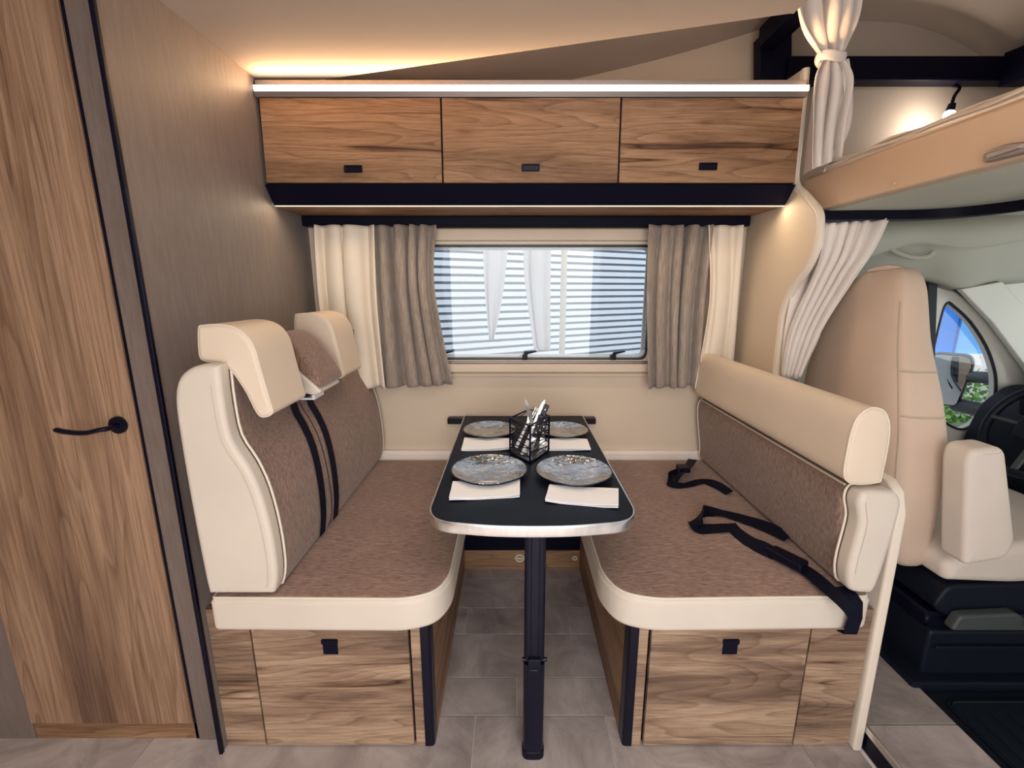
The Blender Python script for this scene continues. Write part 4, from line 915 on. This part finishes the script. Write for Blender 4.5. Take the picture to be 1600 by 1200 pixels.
# driver seat
ds = thing('driver_seat', 'cream-covered driver seat seen from behind over the bench', 'car seat', (1.5, 1.52, 0))
def rr(x0, x1, y0, y1, z, n=32, e=.45, dx=0):
    cx, cyy = (x0+x1)/2, (y0+y1)/2
    return [Vector((cx+math.copysign(abs(math.cos(a))**e, math.cos(a))*(x1-x0)/2, cyy+math.copysign(abs(math.sin(a))**e, math.sin(a))*(y1-y0)/2, z)) for a in [2*PI*k/n for k in range(n)]]
hs_ = [(.425, 1.335, 1.375, 1.40, 1.66), (.43, 1.30, 1.40, 1.33, 1.74), (.46, 1.27, 1.405, 1.315, 1.76), (.60, 1.225, 1.40, 1.295, 1.79), (.75, 1.20, 1.39, 1.285, 1.81), (.90, 1.185, 1.37, 1.285, 1.815), (1.02, 1.18, 1.345, 1.305, 1.80), (1.12, 1.185, 1.325, 1.335, 1.775), (1.20, 1.19, 1.31, 1.358, 1.745), (1.28, 1.195, 1.305, 1.378, 1.70), (1.345, 1.20, 1.30, 1.395, 1.655), (1.385, 1.21, 1.295, 1.415, 1.62), (1.408, 1.225, 1.28, 1.44, 1.59), (1.416, 1.24, 1.265, 1.47, 1.56)]
bm = bmesh.new(); L = []
for i, (z, x0, x1, y0, y1) in enumerate(hs_):
    L.append(rr(x0, x1, y0, y1, z, 40))
S = []
for a, b_ in zip(L, L[1:]):
    for k in range(3): S.append([lerp(p, q_, k/3) for p, q_ in zip(a, b_)])
S.append(L[-1]); loft(bm, S); sbk = obj('backrest', bm, 'seat_cover', ds, angle=180)
md = sbk.modifiers.new('smooth', 'SMOOTH'); md.iterations = 4
def on(z, ang):  # point on the cover at a height and an angle around it
    for a, b_ in zip(hs_, hs_[1:]):
        if a[0] <= z <= b_[0]:
            t = (z-a[0])/(b_[0]-a[0]); x0, x1, y0, y1 = [a[i]*(1-t)+b_[i]*t for i in (1, 2, 3, 4)]
            c_, s_ = math.cos(math.radians(ang)), math.sin(math.radians(ang)); e = .45
            return Vector(((x0+x1)/2+math.copysign(abs(c_)**e, c_)*((x1-x0)/2), (y0+y1)/2+math.copysign(abs(s_)**e, s_)*((y1-y0)/2), z))
obj('cover_seam', TUBE([on(z, -128) for z in [.45+.043*k for k in range(21)]], .0030, 5), 'stitch_thread', sbk)
for z in (1.10, .965): obj('cross_seam', TUBE([on(z-.00004*(q+128), q) for q in range(-128, -40, 6)], .0028, 5), 'stitch_thread', sbk)
obj('cover_fold', TUBE(catmull([(1.215, 1.56, 1.408), (1.235, 1.50, 1.416), (1.262, 1.455, 1.402), (1.285, 1.425, 1.375)], 5), [.004, .006, .008, .010, .011, .012, .012, .012, .011, .011, .010, .009, .008, .006, .004, .003], 8, flat=.8), 'seat_cover', sbk)
bm = bmesh.new()
P = fillet([(-.065, 0), (.060, .0), (.085, .05), (.045, .36), (-.045, .37), (-.060, .33)], [.02, .03, .03, .03, .03, .02], 5)
ao = Vector((1.405, 1.20, .555)); td = Vector((-.20, 0, 1)).normalized(); ux = Vector((1, 0, .2)).normalized()
puff(bm, P, lambda u, v, q: ao+ux*u+td*v+Vector((0, q, 0)), -.03, .055, r=.016, seg=4, bulge=.004); arm = obj('armrest', bm, 'seat_cover_light', ds)
obj('armrest_seam', TUBE([ao+ux*u+td*v+Vector((0, -.029, 0)) for u, v in [(-.02, .01), (-.025, .12), (-.03, .25), (-.033, .33), (-.02, .35), (.03, .345)]], .0014, 5), 'stitch_thread', arm)
bm = bmesh.new(); P = fillet([(1.37, .44), (1.36, .50), (1.42, .55), (1.60, .575), (1.92, .60), (1.96, .56), (1.94, .47), (1.6, .43)], [.02, .03, .05, .05, .04, .03, .03, .05], 5); puff(bm, P, 'y', 1.235, 1.79, r=.03, seg=4); obj('seat_pad', bm, 'seat_cover_light', ds)
bm = bmesh.new(); puff(bm, fillet([(1.36, .34), (1.40, .42), (1.9, .44), (1.92, .34), (1.85, .30), (1.42, .30)], .03, 4), 'y', 1.25, 1.77, r=.01); obj('side_cover', bm, 'cab_dark', ds)
bm = bmesh.new(); puff(bm, fillet([(1.40, .28), (1.42, .335), (1.60, .345), (1.63, .32), (1.85, .31), (1.85, .28)], .015, 4), 'y', 1.215, 1.25, r=.008); tube(bm, [(1.62, 1.21, .315), (1.80, 1.205, .325)], .010, 8); obj('adjuster_lever', bm, 'cab_grey', ds)
bm = bmesh.new(); puff(bm, fillet([(1.36, .082), (1.36, .26), (1.86, .26), (1.9, .082)], .02, 4), 'y', 1.24, 1.76, r=.01); box(bm, 1.30, 1.95, 1.20, 1.80, .06, .10, bev=.01, seg=2); box(bm, 1.38, 1.82, 1.225, 1.245, .20, .212, bev=.003); obj('seat_console', bm, 'cab_dark', ds)
bm = bmesh.new(); box(bm, 1.36, 1.90, 1.26, 1.75, .25, .31, bev=.01); obj('slide_rail', bm, 'black_plastic', ds)
# cab floor
struct(obj('floor_cab', BX(1.33, 3.0, .3, 1.95, 0, .06, bev=0), 'black_rubber', smooth=False), 'black rubber floor of the driver cab', 'floor')
mt = thing('floor_mat', 'ribbed black rubber mat on the cab floor', 'mat', (1.6, .95, .06))
obj('mat_sheet', PUFF(fillet([(1.37, .6), (1.37, 1.17), (1.95, 1.17), (1.95, .6)], .03, 4), 'z', .061, .068, r=.002), 'black_rubber', mt)
bm = bmesh.new(); tube(bm, [(p.x, p.y, .070) for p in fillet([(1.38, .61), (1.38, 1.16), (1.94, 1.16), (1.94, .61)], .03, 4)], .004, 6, closed=True)
obj('raised_edge', bm, 'black_rubber', mt)
for k in range(9): obj('rib', TUBE([(1.42+.055*k, .66, .069), (1.42+.055*k, 1.12, .069)], .003, 5), 'black_rubber', mt)
# cab front (bulkhead behind the bench)
struct(obj('cab_bulkhead', BX(1.047, 1.07, 1.62, 1.95, .08, .62, bev=0), 'cab_dark', smooth=False), 'dark side panel beside the driver seat', 'panel')
# ================================================================== OUTSIDE
fy = 4.9
bm = bmesh.new(); z = .2; zz = []; R = []
pitchz = .076
for k in range(0, int(3.4/pitchz)):
    for (dy, dz) in ((0, 0), (0, .048), (.045, .052), (.045, .073)): zz.append((dy, z+k*pitchz+dz))
def fpt(x, dy, z): return Vector((x, fy+dy+.56*x, z))
for (dy, z) in zz: R.append([bm.verts.new(fpt(x, dy, z)) for x in (-4.0, 3.6)])
for k, (a, b_) in enumerate(zip(R, R[1:])):
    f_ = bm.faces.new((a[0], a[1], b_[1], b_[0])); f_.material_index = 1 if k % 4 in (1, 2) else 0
plain('facade_groove_shade', (.30, .37, .43), .6)  # shadow lines of the corrugation put into the groove colour
fac = tag(obj('corrugated_facade', bm, 'corrugated_metal', smooth=False, mats=['corrugated_metal', 'facade_groove_shade']), 'pale blue corrugated metal facade outside the window', 'building')
for (a, b_, lab, wv) in (((755, 385), (800, 388), 'narrow white sheet added outside as a curtain reflection, left one', 0), ((818, 385), (862, 388), 'wider white sheet added outside as a curtain reflection, right one', 1)):
    y = 2.9; t = thing('reflection_sheet', lab, 'sheet', PY((a[0]+b_[0])/2, 380, y))  # sheets added outside in place of white curtain reflections in the glass
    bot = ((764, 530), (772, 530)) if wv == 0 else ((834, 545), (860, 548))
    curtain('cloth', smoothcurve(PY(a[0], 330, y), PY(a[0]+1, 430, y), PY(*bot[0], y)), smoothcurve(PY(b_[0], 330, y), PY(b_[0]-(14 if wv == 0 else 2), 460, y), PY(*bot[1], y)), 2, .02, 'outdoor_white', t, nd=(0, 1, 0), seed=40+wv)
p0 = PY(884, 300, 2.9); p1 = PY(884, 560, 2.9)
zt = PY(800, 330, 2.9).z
reflection_pole = thing('reflection_pole', 'thin cream upright with a crossbar, added outside as a window reflection', 'reflection_pole', Vector((p1.x, 2.9, -.66)))  # added for the reflected cream strip; its crossbar carries the added sheets
obj('reflection_shaft', TUBE([(p0.x, 2.9, zt+.02), (p0.x, 2.9, -.66)], .02, 10), 'cream_handle', reflection_pole)
obj('reflection_crossbar', TUBE([(p0.x, 2.9, zt), (PY(740, 330, 2.9).x, 2.9, zt)], .012, 8), 'cream_handle', reflection_pole)
g = obj('ground', BX(-8, 12, 2.05, 14, -.7, -.66, bev=0), 'ground_grey', smooth=False); struct(g, 'grey paved ground outside', 'ground')
bw = thing('blue_building', 'blue building wall seen through the cab door window', 'building', (6.5, 7, -.66))
obj('wall', BX(4.2, 11, 7.0, 7.3, -.66, 4.5, bev=0), 'cab_blue', bw, smooth=False)
obj('corner_panel', BX(4.2, 6.88, 6.88, 7.0, -.66, 4.5, bev=0), 'cab_blue', bw, smooth=False)
M['blue_light'] = M['cab_blue'].copy(); 
bs = plain('cab_blue_light', (.13, .42, .90), .6)
obj('light_panel', BX(6.9, 9, 6.85, 7.0, .35, 4.5, bev=0), 'cab_blue_light', bw, smooth=False)
obj('window', BX(7.75, 8.2, 6.8, 6.86, 1.2, 1.7, bev=.02), 'outdoor_white', bw, smooth=False)
obj('lower_wall', BX(4.2, 11, 6.75, 6.9, -.66, .35, bev=0), 'outdoor_white', bw, smooth=False)
bush = bmesh.new(); rn = random.Random(3)
for k in range(2200):
    c_ = Vector((rn.uniform(4.6, 8.5), rn.uniform(6.1, 6.6), -.6+rn.random()**1.5*.75)); a = rn.uniform(0, 6.28); s_ = rn.uniform(.02, .05)
    d1 = Vector((math.cos(a), math.sin(a), rn.uniform(-.5, .5)))*s_; d2 = Vector((0, 0, s_))+Vector((rn.uniform(-.04, .04), 0, 0))
    bush.faces.new([bush.verts.new(q_) for q_ in (c_-d1, c_-d2*.6, c_+d1, c_+d2)])
tag(obj('hedge', bush, 'leaf_green', smooth=False), 'low green hedge outside the cab door window', 'hedge', kind='stuff')
for o in bpy.data.objects:
    if '_o' in o: del o['_o']
